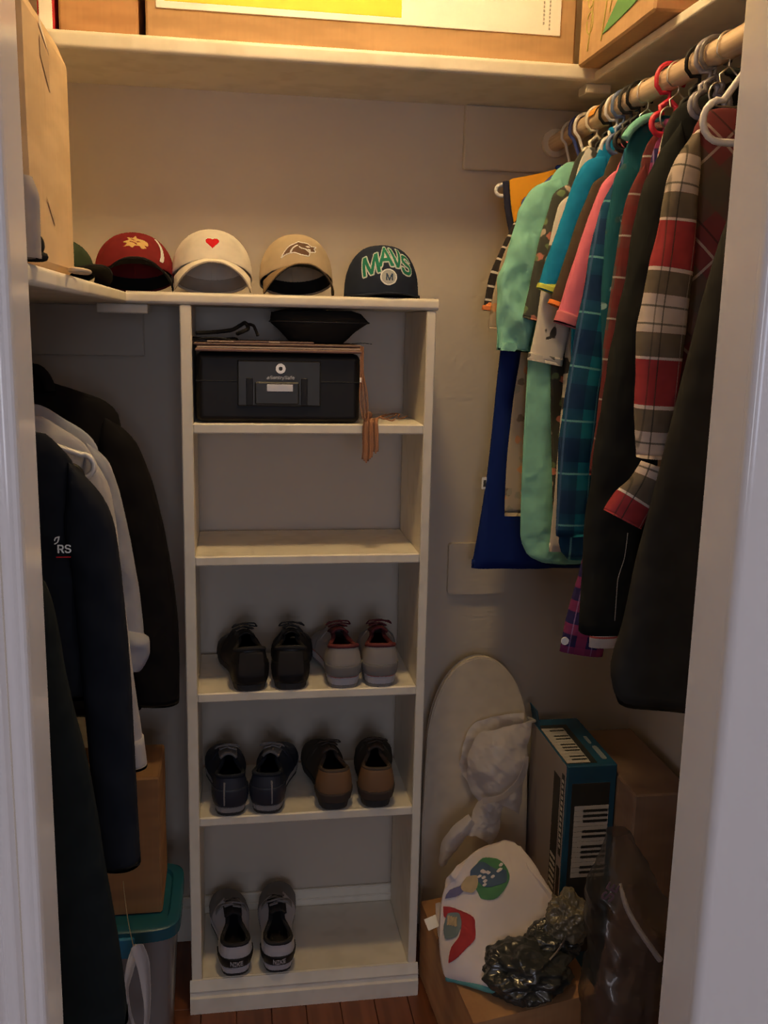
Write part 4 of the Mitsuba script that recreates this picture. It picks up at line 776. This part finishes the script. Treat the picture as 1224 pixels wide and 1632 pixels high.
# ---- left rod
LC = -.44
jk = cloth('suit_black', (.006, .006, .008), .2)
Y = 2.02
hanger('dark plastic hanger of the black suit jacket on the left rod', DARK, LX, Y, LZ, .017, .13, .06, .0045, neck=.10)
garment('suit_jacket', 'black suit jacket with sloping shoulder hanging furthest on the left rod', 'jacket', jk, Y, LC + .01, [(-0.368, 1.494), (-0.314, 1.475), (-0.251, 1.450), (-0.229, 1.421), (-0.220, 1.324), (-0.207, 1.110), (-0.202, 0.787)],
        [(-0.258, 1.427), (-0.222, 1.301), (-0.191, 1.142), (-0.172, 0.977), (-0.167, 0.805)], (.07, .105, .11, .105, .095), seed=41, t0=.03, t1=.035, ty=.034, fold=.004, sfold=.004, neck=(-0.385, 1.517)[1], sdy=(-.005, -.01))
t_ = [k for k in labels if k.startswith('suit_jacket')][-1]
part(t_, 'collar_stand', tube([(-0.405, 2.000, 1.517), (-0.381, 1.985, 1.516), (-0.364, 1.980, 1.500), (-0.355, 1.975, 1.474)], .012, 10, n=20), jk, True)
Y = 1.80
pale = cloth('pale_blue_shirt', (.31, .33, .41), .08)
hanger('clear plastic hanger in the pale blue shirt on the left rod', 'mat_clear_grey_plastic', LX, Y, LZ, .017, .13, .06, .0045, neck=.10)
t = garment('dress_shirt', 'pale blue dress shirt with a rolled sleeve in front of the black jacket', 'shirt', pale, Y, LC + .01, [(-0.348, 1.464), (-0.298, 1.436), (-0.259, 1.409), (-0.244, 1.385), (-0.234, 1.285), (-0.224, 1.166), (-0.219, 0.968)],
            [(-0.261, 1.395), (-0.240, 1.289), (-0.223, 1.183), (-0.210, 1.098), (-0.200, 1.019)], (.05, .07, .075, .072, .062), seed=43, t0=.02, t1=.02, ty=.022, fold=.004, sfold=.004, sdy=(-.004, -.012))
rl, ruv = sleeve([(-0.201, 1.047), (-0.195, 1.025), (-0.191, 0.998), (-0.194, 0.975)], (.055, .076, .066, .04), 1.765, .03, .008, 3, n=16)
part(t, 'rolled_cuff', rl, pale, True, uv=ruv)
Y = 1.66
wsh = cloth('white_shirt', (.42, .41, .44), .06)
hanger('white plastic hanger with a rounded tip in the white shirt on the left rod', WPL, LX, Y - .03, LZ, .017, .247, .075, .005, .02, neck=.105)
t = garment('dress_shirt', 'white long sleeved shirt with its cuff hanging over the brown carton', 'shirt', wsh, Y, LC + .01, [(-0.318, 1.456), (-0.281, 1.435), (-0.247, 1.410), (-0.232, 1.381), (-0.225, 1.289), (-0.223, 1.145), (-0.224, 0.972)],
            [(-0.243, 1.398), (-0.224, 1.282), (-0.212, 1.139), (-0.200, 1.002), (-0.189, 0.896), (-0.183, 0.829)], (.045, .05, .046, .046, .046, .048), seed=45, t0=.02, t1=.02, ty=.02, fold=.003, sfold=.003, sdy=(-.004, -.01), cuff=(wsh, .055))
Y = 1.42
t, _ = hanger('black plastic hanger with a rounded tip in the navy shirt on the left rod', BLACK, LX, 1.50, LZ, .017, .247, .075, .005, .019, neck=.105)
hanger('thin metal wire hanger above the navy shirt on the left rod', METAL, LX, 1.455, LZ, .017, .19, .075, .0016, neck=.09, wire=True)
nsh = cloth('navy_shirt', (.009, .011, .016), .25)
ny = 1.40
t = garment('navy_shirt', 'dark navy shirt with small white embroidered letters on the chest', 'shirt', nsh, ny, LC + .01, [(-0.266, 1.458), (-0.242, 1.438), (-0.223, 1.411), (-0.215, 1.359), (-0.209, 1.285), (-0.204, 1.171), (-0.203, 1.063)],
            [(-0.229, 1.416), (-0.207, 1.337), (-0.197, 1.255), (-0.191, 1.171), (-0.187, 1.075), (-0.182, 0.946), (-0.176, 0.797)], (.05, .07, .07, .07, .068, .064, .062), seed=47, t0=.02, t1=.026, ty=.024, fold=.004, sfold=.005, sdy=(-.004, -.016))
em = move(stand(meshkit.text_mesh('RS', .0115, .0012, True)), np.array((-0.246, 1.366, 1.292)))
part(t, 'chest_lettering', em, whitet, False, label='white chest letters')
em = move(stand(prism(sg.LineString(smoothline([(-.004, .012), (0, .015), (.002, .022), (-.003, .020), (-.004, .017)], 16)).buffer(.0009, 3), 0, .0012)), np.array((-0.244, 1.366, 1.293)))
part(t, 'chest_mark', em, whitet, False)
part(t, 'chest_stripe', move(stand(prism(sg.box(-.002, 0, .018, .0016), 0, .001)), np.array((-0.245, 1.366, 1.285))), redt, False)
Y = 1.22
hanger('dark plastic hanger at the near end of the left rod', DARK, LX, 1.22, LZ, .017, .13, .075, .0045, neck=.10)
garment('long_coat', 'long dark green black coat reaching to the floor beside the left door frame', 'coat', cloth('long_coat', (.008, .011, .012), .3), Y, LC + .01, [(-.345, 1.46), (-.29, 1.43), (-.262, 1.40), (-.25, 1.30), (-0.235, 1.287), (-0.215, 1.162), (-0.192, 1.039), (-0.172, 0.874), (-0.155, 0.719), (-0.151, 0.655)],
        None, seed=49, t0=.03, t1=.05, fold=.006, nf=3)

# ---------------------------------------------------------------- floor, left
teal_pl = mat('teal_lid', (.006, .075, .115), .4)
clear_b = {'type': 'blendbsdf', 'weight': .55, 'a': {'type': 'thindielectric', 'int_ior': 1.45}, 'b': {'type': 'twosided', 'bsdf': {'type': 'roughplastic', 'diffuse_reflectance': rgb((.34, .33, .33)), 'alpha': .15}}}
scene['mat_clear_bin'] = clear_b
bl = np.array((-0.123, 1.865, 0.357))
t = thing('storage_bin', 'clear plastic storage bin with a teal lid under the brown carton', 'storage bin')
zl = float(bl[2]); xr_, xl_ = bl[0], bl[0] - .36
rb = [ringr((xl_ + xr_) / 2, 1.995, .155 + .018 * k / 5, .105 + .018 * k / 5, .004 + (zl - .03) * k / 5, 48, .35) for k in range(6)]
ri = [ringr((xl_ + xr_) / 2, 1.995, .152 + .018 * k / 5, .102 + .018 * k / 5, .007 + (zl - .033) * k / 5, 48, .35) for k in range(6)]
part(t, 'body', loft(rb + ri[::-1], caps=True), 'mat_clear_bin', 40)
part(t, 'lid', loft([ringr((xl_ + xr_) / 2, 1.995, .180, .130, zl - .032, 48, .3), ringr((xl_ + xr_) / 2, 1.995, .183, .133, zl - .030, 48, .3), ringr((xl_ + xr_) / 2, 1.995, .183, .133, zl - .004, 48, .3), ringr((xl_ + xr_) / 2, 1.995, .178, .128, zl, 48, .3), ringr((xl_ + xr_) / 2, 1.995, .160, .110, zl, 48, .3), ringr((xl_ + xr_) / 2, 1.995, .156, .106, zl - .007, 48, .3)]), teal_pl, 35)
part(t, 'latch', box((xl_ + xr_) / 2 + .03, (xl_ + xr_) / 2 + .09, 1.855, 1.864, zl - .06, zl - .012, .003), mat('blue_latch', (.02, .16, .30), .4), 30)
t2 = thing('folded_cloth', 'grey cloth folded inside the clear storage bin', 'cloth')
part(t2, 'fold', rough(fine(rbox(xl_ + .04, xr_ - .045, 1.92, 2.07, .012, zl - .10, .03), .03), .006, 18, 4), cloth('dim_cloth', (.22, .21, .22)), True)
t = thing('carton', 'brown cardboard carton standing on the teal lid of the storage bin', 'cardboard box')
k0 = (-0.160, 1.930, 0.668)
lidz = zl - .0065
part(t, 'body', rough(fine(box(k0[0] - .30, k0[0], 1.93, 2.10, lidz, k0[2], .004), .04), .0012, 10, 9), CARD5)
part(t, 'tape', box(k0[0] - .16, k0[0] - .11, 1.9275, 1.931, k0[2] - .09, k0[2] - .001, .0003), TAPE, False)
t = thing('hang_tag', 'white ribbon tag hanging on a thin string in front of the storage bin', 'tag')
part(t, 'string', tube([(-0.217, 1.740, 0.549), (-0.214, 1.740, 0.502), (-0.208, 1.740, 0.447), (-0.202, 1.740, 0.411)], .0009, 6, n=20), mat('string', (.34, .26, .14), .8), True)
def ribbon(L, R, amp, n=30, seed=0):
    a, b = smoothline(L, n), smoothline(R, n); w = np.linspace(0, 1, 9)[None, :, None]; g = a[:, None] * (1 - w) + b[:, None] * w
    g[..., 1] += amp * (np.sin(np.linspace(0, 7, n) + seed)[:, None] * .5 + np.sin(np.linspace(0, 3.1, 9))[None, :]) + amp * (meshkit.fbm(g * 28, 3, seed) - .5); return g
wr = cloth('white_ribbon', (.60, .55, .52), .06)
part(t, 'ribbon', sheet(ribbon([(-0.206, 1.740, 0.403), (-0.201, 1.740, 0.377), (-0.190, 1.740, 0.321), (-0.184, 1.740, 0.264), (-0.191, 1.740, 0.207)], [(-0.182, 1.730, 0.416), (-0.171, 1.730, 0.368), (-0.170, 1.730, 0.319), (-0.172, 1.730, 0.270), (-0.180, 1.730, 0.214)], .008), .0015), wr, True)
part(t, 'ribbon', sheet(ribbon([(-0.203, 1.750, 0.401), (-0.219, 1.750, 0.351), (-0.224, 1.750, 0.302), (-0.215, 1.750, 0.245), (-0.206, 1.750, 0.201)], [(-0.191, 1.745, 0.398), (-0.204, 1.745, 0.349), (-0.215, 1.745, 0.305), (-0.210, 1.745, 0.248), (-0.196, 1.745, 0.204)], .006, seed=2), .0015), wr, True)

# ---------------------------------------------------------------- floor, right
t = thing('ironing_board', 'pale board with a rounded top leaning on the back wall behind the plastic bag', 'ironing board')
bt_ = np.array((0.615, 2.300, 0.793)); hwd = .133
half = [(hwd * math.sin(a), bt_[2] - .235 * (1 - math.cos(a))) for a in np.linspace(0, math.pi / 2, 24)]
pol = half + [(hwd * 1.06, .35), (hwd * 1.06, .012)]
P_ = sg.Polygon([(x, z) for x, z in pol] + [(-x, z) for x, z in pol[::-1]])
cen = bt_[0] + .004
def leanb(m): return spin(move(stand(m), (cen, 2.262, 0)), -2.0, (cen, 2.262, 0), (1, 0, 0))
part(t, 'board', leanb(prism(P_.buffer(-.003), .0, .016)), METAL, 30)
part(t, 'cover', rough(fine(leanb(cat_([prism(P_, .0165, .028), prism(P_.buffer(-.004), .028, .0305)])), .05), .0012, 12, 3), cloth('board_cover', (.55, .48, .38), .07), 30)
# carton on the floor
cA, cB, cD = np.array((.483, 1.694)), np.array((.456, 2.13)), np.array((.775, 1.752))
cC = cB + cD - cA
t = thing('carton', 'low brown carton on the floor under the printed towel and the black bag', 'cardboard box')
pc = sg.Polygon([cA, cD, cC, cB]).buffer(-.004).buffer(.004)
part(t, 'body', rough(fine(prism(pc, .001, .200), .05), .0010, 9, 6), CARD3)
part(t, 'tape', prism(sg.LineString([cA * .5 + cD * .5, cB * .5 + cC * .5]).buffer(.024, cap_style=2).intersection(pc.buffer(-.002)), .2006, .2012), TAPE, False)
# quilted towel with bird appliques
G_ = np.array([[(0.488, 1.937, 0.385), (0.552, 1.999, 0.400), (0.615, 2.037, 0.405), (0.658, 2.035, 0.400), (0.669, 1.965, 0.375)],
               [(0.468, 1.946, 0.330), (0.533, 1.933, 0.352), (0.602, 1.938, 0.360), (0.675, 1.945, 0.350), (0.723, 1.906, 0.320)],
               [(0.458, 1.915, 0.275), (0.515, 1.889, 0.300), (0.578, 1.886, 0.310), (0.659, 1.900, 0.300), (0.732, 1.886, 0.275)],
               [(0.453, 1.866, 0.235), (0.503, 1.833, 0.262), (0.565, 1.834, 0.268), (0.631, 1.851, 0.260), (0.696, 1.858, 0.240)],
               [(0.457, 1.837, 0.212), (0.502, 1.802, 0.214), (0.549, 1.776, 0.214), (0.601, 1.789, 0.214), (0.652, 1.816, 0.214)]])
from scipy.interpolate import RectBivariateSpline
gq = np.linspace(0, 1, 5)
sp_ = [RectBivariateSpline(gq, gq, G_[..., k], kx=3, ky=3, s=0) for k in range(3)]
def surf(v, u):
    v, u = np.asarray(v, float), np.asarray(u, float); p = np.stack([s_.ev(v, u) for s_ in sp_], -1)
    w = .006 * np.sin(9 * u + 5 * v) * np.sin(6 * v + 1) + .010 * (meshkit.fbm(np.stack([u * 5, v * 5, 0 * u], -1), 3, 2) - .5); p[..., 2] += w; return p
V_, U_ = np.meshgrid(np.linspace(0, 1, 70), np.linspace(0, 1, 70), indexing='ij')
t = thing('towel', 'white towel with green, blue and red bird patches heaped on the low carton', 'towel')
terry = mat('terry', (.76, .67, .63), .95, bump=(proc(lambda p, n, uv: noise(p.x * 420, p.y * 420, p.z * 420), eps=.0008), .0016))
part(t, 'sheet', sheet(surf(V_, U_), .014), terry, True)
hem_ = tube(surf(np.r_[np.full(20, 1.0), np.linspace(1, .8, 8)], np.r_[np.linspace(.0, .55, 20), np.full(8, .56)])[:20] - np.array([0, 0, .002]), .009, 8)
part(t, 'teal_edge', hem_, cloth('teal_edge', (.12, .34, .33)), True)
part(t, 'lower_layer', rough(fine(hull([tuple(G_[4, 0] + (.03, .03, -.011)), tuple(G_[4, 4] + (-.02, .03, -.011)), tuple(G_[0, 0] + (.01, -.01, -.04)), tuple(G_[0, 3] + (0, -.01, -.04)), (G_[0, 0][0] + .02, G_[0, 0][1] - .01, .202), (G_[0, 3][0], G_[0, 3][1] - .01, .202), tuple(G_[4, 0] + (.03, .03, -.0115)), tuple(G_[2, 4] + (-.04, 0, -.03)), (G_[2, 4][0] - .03, G_[2, 4][1], .202)]), .03), .003, 20, 2), terry, True)
def uvp(x, y): return ((x - 703) / 172.0, float(np.interp(y, [1345, 1415, 1468, 1518, 1568], [0, .25, .5, .75, 1])))
def patch(nm, pts, m, lift=.0085, n=50, th=.0016):
    q = [uvp(*p) for p in pts]; poly = sg.Polygon(smoothline(q + [q[0]], n)).buffer(0); poly = poly.intersection(sg.box(.0, .0, 1, 1))
    for g in getattr(poly, 'geoms', [poly]):
        me = fine(trimesh.creation.extrude_polygon(g, 1.0, engine='earcut') if False else prism(g, 0, .02), .03); v = me.vertices
        p = surf(v[:, 1], v[:, 0]); du = surf(v[:, 1], v[:, 0] + 1e-3) - surf(v[:, 1], v[:, 0] - 1e-3); dv = surf(v[:, 1] + 1e-3, v[:, 0]) - surf(v[:, 1] - 1e-3, v[:, 0]); nn = np.cross(du, dv); nn /= np.linalg.norm(nn, axis=1, keepdims=True); nn *= np.sign(nn[:, 2:3])
        me.vertices = p + nn * (lift + th * (v[:, 2:3] > .01)); part(t, nm, me, m, 40)
pg = cloth('patch_green', (.08, .22, .11)); pb = cloth('patch_blue', (.075, .12, .19)); py_ = cloth('patch_cream', (.50, .38, .22)); pr2 = cloth('patch_red', (.36, .045, .05)); pbb = cloth('patch_pale_blue', (.16, .21, .22)); pvi = cloth('patch_violet', (.15, .14, .25))
patch('green_patch', [(758, 1362), (780, 1368), (795, 1385), (800, 1405), (792, 1428), (778, 1440), (764, 1436), (754, 1420), (744, 1400), (745, 1375)], pg)
patch('blue_patch', [(738, 1378), (752, 1368), (770, 1378), (782, 1388), (796, 1396), (796, 1412), (780, 1418), (764, 1414), (752, 1402), (740, 1392)], pb, .0102)
rs_ = np.random.default_rng(8)
for k in range(12):
    a, b = 748 + rs_.uniform(0, 44), 1378 + rs_.uniform(0, 32); patch('white_dot', [(a, b - 3), (a + 3.4, b), (a, b + 3), (a - 3.4, b)], terry, .0118, 14)
patch('cream_patch', [(734, 1388), (748, 1390), (752, 1404), (746, 1420), (734, 1416), (728, 1404)], py_, .0105)
patch('violet_patch', [(712, 1404), (730, 1402), (734, 1412), (722, 1422), (708, 1420)], pvi)
patch('red_patch', [(708, 1434), (722, 1440), (742, 1456), (757, 1474), (757, 1496), (745, 1512), (730, 1528), (717, 1534), (722, 1512), (734, 1496), (738, 1480), (726, 1462), (710, 1452)], pr2)
patch('pale_blue_patch', [(716, 1448), (732, 1454), (738, 1476), (728, 1496), (716, 1494), (711, 1470)], pbb, .0095)
for k in range(4): patch('cream_stripe', [(716 + 4 * k, 1452 + 3 * k), (719 + 4 * k, 1452 + 3 * k), (720 + 4 * k, 1470 + 3 * k), (717 + 4 * k, 1470 + 3 * k)], py_, .0112, 16)
part(t, 'care_label', sheet(np.array([[(0.430, 1.966, 0.262), (0.458, 1.970, 0.270)], [(0.436, 1.940, 0.250), (0.460, 1.938, 0.262)]]), .0012), WHITE)
part(t, 'care_label', sheet(np.array([[(0.462, 1.991, 0.285), (0.469, 1.972, 0.300)], [(0.457, 1.953, 0.262), (0.469, 1.939, 0.280)], [(0.457, 1.929, 0.240), (0.468, 1.905, 0.262)]]), .0014), terry)
# plastic bags
def crumple(c, rad, seed, amp=.33, sub=5, sharp=7.0, flat=None):
    m = trimesh.creation.icosphere(sub); v = m.vertices; r = 1 + amp * (meshkit.fbm(v * 2.1 + seed, 4, seed) - .5) * 2
    r = r - .22 * np.abs(meshkit.noise(v * sharp * .32 + seed * 3, seed) - .5) * 2 + .06 * np.abs(meshkit.noise(v * sharp * .7 + seed, seed + 4) - .5)
    v = v * r[:, None] * np.asarray(rad); 
    v = v + np.asarray(c)
    if flat is not None: v[:, 2] = np.where(v[:, 2] < flat, flat + .0006 * (v[:, 2] - flat), v[:, 2])
    m.vertices = v; return m
bagb = mat('black_bag', (.028, .030, .028), .16, clearcoat=.6, clearcoat_gloss=.9)
bagc = mat('smoky_bag', (.13, .11, .07), .14, clearcoat=.8, clearcoat_gloss=.9)
t = thing('plastic_bag', 'crumpled glossy black plastic bag in front of the printed towel', 'plastic bag')
bc_ = np.array((0.622, 1.789, 0.245))
part(t, 'body', crumple(bc_, (.100, .085, .058), 3, flat=.2032), bagb, 50)
part(t, 'neck', crumple(np.array((0.695, 1.835, 0.275)), (.062, .05, .045), 6, flat=.2032), bagb, 50)
ds = smoothline([(0.709, 1.790, 0.310), (0.669, 1.759, 0.285), (0.631, 1.746, 0.265), (0.610, 1.748, 0.235), (0.602, 1.741, 0.211)], 24)
part(t, 'drawstring', sheet(np.stack([ds + (-.006, -.006, .004), ds + (0, 0, .009), ds + (.006, .006, .004)], 1), .0015), cloth('drawstring', (.22, .19, .17)), True)
t = thing('plastic_bag', 'small clear crumpled bag with bright glints between the black bag and the keyboard carton', 'plastic bag')
part(t, 'body', crumple(np.array((0.728, 1.830, 0.335)), (.050, .042, .062), 9, .4, sharp=9), bagc, 45)
part(t, 'twist', crumple(np.array((0.706, 1.835, 0.290)), (.03, .03, .06), 12, .3), bagc, 45)
film = {'type': 'blendbsdf', 'weight': .72, 'a': {'type': 'thindielectric', 'int_ior': 1.4}, 'b': {'type': 'principledthin', 'base_color': rgb((.88, .85, .85)), 'roughness': .35, 'diff_trans': 1.1, 'spec_trans': 0.0}}
scene['mat_bag_film'] = film
t = thing('plastic_bag', 'white translucent plastic bag knotted and hanging in front of the pale board', 'plastic bag')
def film_sheet(rows, seed, amp=.02, n=60, m=40):
    rows = [smoothline(r, m) for r in rows]; R = np.array(rows); S_ = np.stack([smoothline(R[:, k], n) for k in range(m)], 1)
    w = meshkit.fbm(S_ * 22 + seed, 4, seed) - .5; S_[..., 1] += amp * 2 * w; S_[..., 0] += amp * .5 * (meshkit.fbm(S_ * 30 + 7, 3, seed + 2) - .5); return S_
front = [[(0.612, 2.170, 0.630), (0.662, 2.160, 0.643), (0.731, 2.170, 0.652)], [(0.579, 2.170, 0.592), (0.647, 2.130, 0.607), (0.726, 2.160, 0.606)], [(0.568, 2.170, 0.534), (0.638, 2.115, 0.557), (0.718, 2.150, 0.541)], [(0.581, 2.160, 0.482), (0.642, 2.120, 0.492), (0.712, 2.150, 0.463)], [(0.608, 2.150, 0.449), (0.648, 2.130, 0.450), (0.705, 2.150, 0.412)]]
backs = [[(a, 2.232 - .01 * (c - .45), c) for a, b, c in r] for r in front]
part(t, 'body', sheet(film_sheet(front, 3), .0008), 'mat_bag_film', True)
part(t, 'back_layer', sheet(film_sheet(backs, 8), .0008), 'mat_bag_film', True)
part(t, 'hook_strap', tube([(0.706, 2.190, 0.619), (0.740, 2.215, 0.629), ((0.762, 2.240, 0.620)[0] + .004, 2.245, (0.762, 2.240, 0.620)[2]), ((0.762, 2.240, 0.620)[0] + .002, 2.290, (0.762, 2.240, 0.620)[2] - .012)], .004, 8, n=20), 'mat_bag_film', True)
part(t, 'tail', sheet(film_sheet([[(0.599, 2.140, 0.468), (0.619, 2.120, 0.470), (0.658, 2.140, 0.447)], [(0.581, 2.140, 0.421), (0.610, 2.110, 0.428), (0.657, 2.140, 0.396)], [(0.547, 2.140, 0.381), (0.578, 2.100, 0.385), (0.630, 2.140, 0.341)]], 5), .0008), 'mat_bag_film', True)
part(t, 'handle', sheet(film_sheet([[(0.572, 2.130, 0.431), (0.573, 2.110, 0.430), (0.589, 2.130, 0.406)], [(0.529, 2.120, 0.405), (0.545, 2.100, 0.404), (0.567, 2.120, 0.379)], [(0.501, 2.120, 0.353), (0.517, 2.100, 0.360), (0.544, 2.120, 0.347)], [(0.496, 2.120, 0.306), (0.503, 2.110, 0.308), (0.517, 2.120, 0.308)]], 6, .012), .0008), 'mat_bag_film', True)
part(t, 'fold_edge', sheet(film_sheet([[(0.706, 2.130, 0.579), (0.720, 2.140, 0.572)], [(0.685, 2.105, 0.534), (0.705, 2.125, 0.517)], [(0.644, 2.090, 0.508), (0.657, 2.110, 0.483)], [(0.594, 2.100, 0.489), (0.603, 2.120, 0.461)]], 4, .008, 40, 8), .0012), 'mat_bag_film', True)
# keyboard carton
kx0, kx1 = (0.770, 2.000, 0.607)[0], (0.894, 2.000, 0.613)[0]; kz = (0.824, 2.000, 0.610)[2]; ky0, ky1 = 2.0, 2.275
t = thing('keyboard_carton', 'teal blue carton with piano keys printed on it standing behind the bags', 'cardboard box')
tealp = mat('teal_print', (.008, .062, .125), .45); blackp = mat('black_print', (.02, .022, .022), .4); keyw = mat('key_white', (.52, .49, .46), .5)
part(t, 'body', box(kx0, kx1, ky0, ky1, .001, kz, .003), tealp, False)
e_ = .0006
part(t, 'front_field', box(kx0 + .014, kx1 - .016, ky0 - e_, ky0 + .001, .12, kz - .045, .0002), blackp, False)
fz0, fz1 = (0.827, 2.000, 0.321)[2], (0.815, 2.000, 0.508)[2]; fx0_, fx1_ = (0.793, 2.000, 0.419)[0], (0.878, 2.000, 0.413)[0]
part(t, 'front_white_keys', cat_([box(fx0_, fx1_, ky0 - 2 * e_, ky0, fz0 + (fz1 - fz0) * k / 14 + .0004, fz0 + (fz1 - fz0) * (k + 1) / 14 - .0004, .0001) for k in range(14)]), keyw, False)
for k in range(14):
    if k % 7 in (2, 6): continue
    z_ = fz0 + (fz1 - fz0) * (k + 1) / 14
    part(t, 'printed_black_key', box(fx0_ + .022, fx1_ - .002, ky0 - 3 * e_, ky0, z_ - .0034, z_ + .0034, .0002), blackp, False)
tx0, tx1 = kx0 + .004, kx0 + .062
part(t, 'top_field', box(kx0 + .003, kx0 + .078, ky0 + .012, ky1 - .04, kz - .001, kz + e_, .0002), blackp, False)
part(t, 'top_white_keys', cat_([box(tx0, tx1, ky0 + .016 + .0165 * k, ky0 + .0312 + .0165 * k, kz - .001, kz + 2 * e_, .0001) for k in range(12)]), keyw, False)
for k in range(11):
    if k % 7 in (2, 6): continue
    part(t, 'printed_black_key', box(tx0 + .018, tx1 - .002, ky0 + .029 + .0165 * k, ky0 + .0355 + .0165 * k, kz - .001, kz + 3 * e_, .0002), blackp, False)
part(t, 'pale_mark', prism(affinity.rotate(affinity.translate(sg.LineString([(0, 0), (0, .06)]).buffer(.0065, 6), kx1 - .021, ky0 + .035), 0), kz - .001, kz + 2 * e_), mat('pale_blue_print', (.22, .27, .30), .5), False)
part(t, 'pale_mark', prism(affinity.translate(sg.LineString([(0, 0), (0, .035)]).buffer(.004, 6), kx1 - .024, ky0 + .12), kz - .001, kz + 2 * e_), 'mat_pale_blue_print', False)
greyp = mat('grey_print', (.27, .24, .24), .6)
part(t, 'side_field', box(kx0 - e_, kx0 + .001, ky0 + .006, ky1 - .003, .004, kz - .003, .0002), greyp, False)
part(t, 'side_picture', cat_([box(kx0 - 2 * e_, kx0, ky0 + .040, ky0 + .085, kz - .40, kz - .05, .0002), box(kx0 - 2 * e_, kx0, ky0 + .012, ky0 + .030, kz - .24, kz - .03, .0002), box(kx0 - 2 * e_, kx0, ky0 + .012, ky0 + .032, kz - .45, kz - .27, .0002)]), blackp, False)
part(t, 'side_keys', cat_([box(kx0 - 3 * e_, kx0, ky0 + .016, ky0 + .026, kz - .22 + .014 * k, kz - .212 + .014 * k, .0001) for k in range(13)] + [box(kx0 - 3 * e_, kx0, ky0 + .045, ky0 + .080, kz - .38 + .016 * k, kz - .372 + .016 * k, .0001) for k in range(8)]), keyw, False)
part(t, 'raised_flap', spin(box(kx0 + .001, kx0 + .0035, ky1 - .06, ky1 - .002, kz, kz + .05, .0005), -12, (kx0, ky1, kz), (0, 1, 0)), tealp, False)
# clear bag with bundled cloth at the right
t = thing('carton', 'dim brown carton against the right wall behind the clear bag', 'cardboard box')
q_ = (0.896, 1.900, 0.581)
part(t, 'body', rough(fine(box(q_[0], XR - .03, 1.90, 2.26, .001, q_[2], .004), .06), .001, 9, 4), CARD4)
dkfilm = {'type': 'blendbsdf', 'weight': .30, 'a': {'type': 'thindielectric', 'int_ior': 1.5}, 'b': {'type': 'twosided', 'bsdf': {'type': 'roughplastic', 'diffuse_reflectance': rgb((.06, .056, .052)), 'alpha': .12}}}
scene['mat_dark_film'] = dkfilm
t = thing('plastic_bag', 'tall clear plastic bag leaning beside the right door frame in front of the keyboard carton', 'plastic bag')
gcen = [((0.780, 1.720, 0.601), .022, .02), ((0.784, 1.700, 0.556), .045, .035), ((0.792, 1.680, 0.489), .075, .055), ((0.797, 1.660, 0.417), .09, .07), ((0.801, 1.640, 0.316), .10, .08), ((0.803, 1.620, 0.215), .11, .09)]
rows_ = []
for c, hx_, hy_ in gcen: rows_.append(ringr(c[0], c[1], hx_, hy_, c[2], 60, .8))
zlow = gcen[-1][0][2]
rows_.append(ringr(gcen[-1][0][0] + .005, 1.62, .115, .095, zlow * .5, 60, .8)); rows_.append(ringr(gcen[-1][0][0] + .005, 1.62, .11, .09, .004, 60, .8))
R_ = np.array(rows_); S_ = np.stack([smoothline(R_[:, k], 70) for k in range(60)], 1)
wv = meshkit.fbm(S_ * 16, 4, 11) - .5; cc_ = S_.mean(1, keepdims=True); S_[..., :2] += ((S_ - cc_) / (np.linalg.norm((S_ - cc_)[..., :2], axis=-1, keepdims=True) + 1e-6) * (wv * .05)[..., None])[..., :2]; S_[..., 2] = np.maximum(S_[..., 2], .003)
part(t, 'film', loft(S_), 'mat_dark_film', 25)
part(t, 'white_strip', tube([(0.738, 1.600, 0.560), (0.744, 1.585, 0.527), (0.763, 1.570, 0.488), (0.788, 1.555, 0.451), (0.808, 1.550, 0.423)], np.interp(np.linspace(0, 1, 24), [0, .2, 1], [.003, .0055, .0062]), 8, n=24), cloth('white_strip', (.30, .27, .27)), True)
lt_ = spin(stand(meshkit.text_mesh('SE', .024, .0012, True)), -64, axis=(0, 1, 0))
part(t, 'lettering', move(lt_, (0.713, 1.585, 0.529)), mat('purple_letters', (.16, .10, .14), .6), False)
t = thing('bundle', 'bundled brownish cloth inside the tall clear bag', 'cloth')
part(t, 'roll', crumple((gcen[3][0][0], 1.66, .26), (.065, .05, .24), 14, .25, flat=.006), cloth('bundle', (.14, .09, .075), .3), 30)
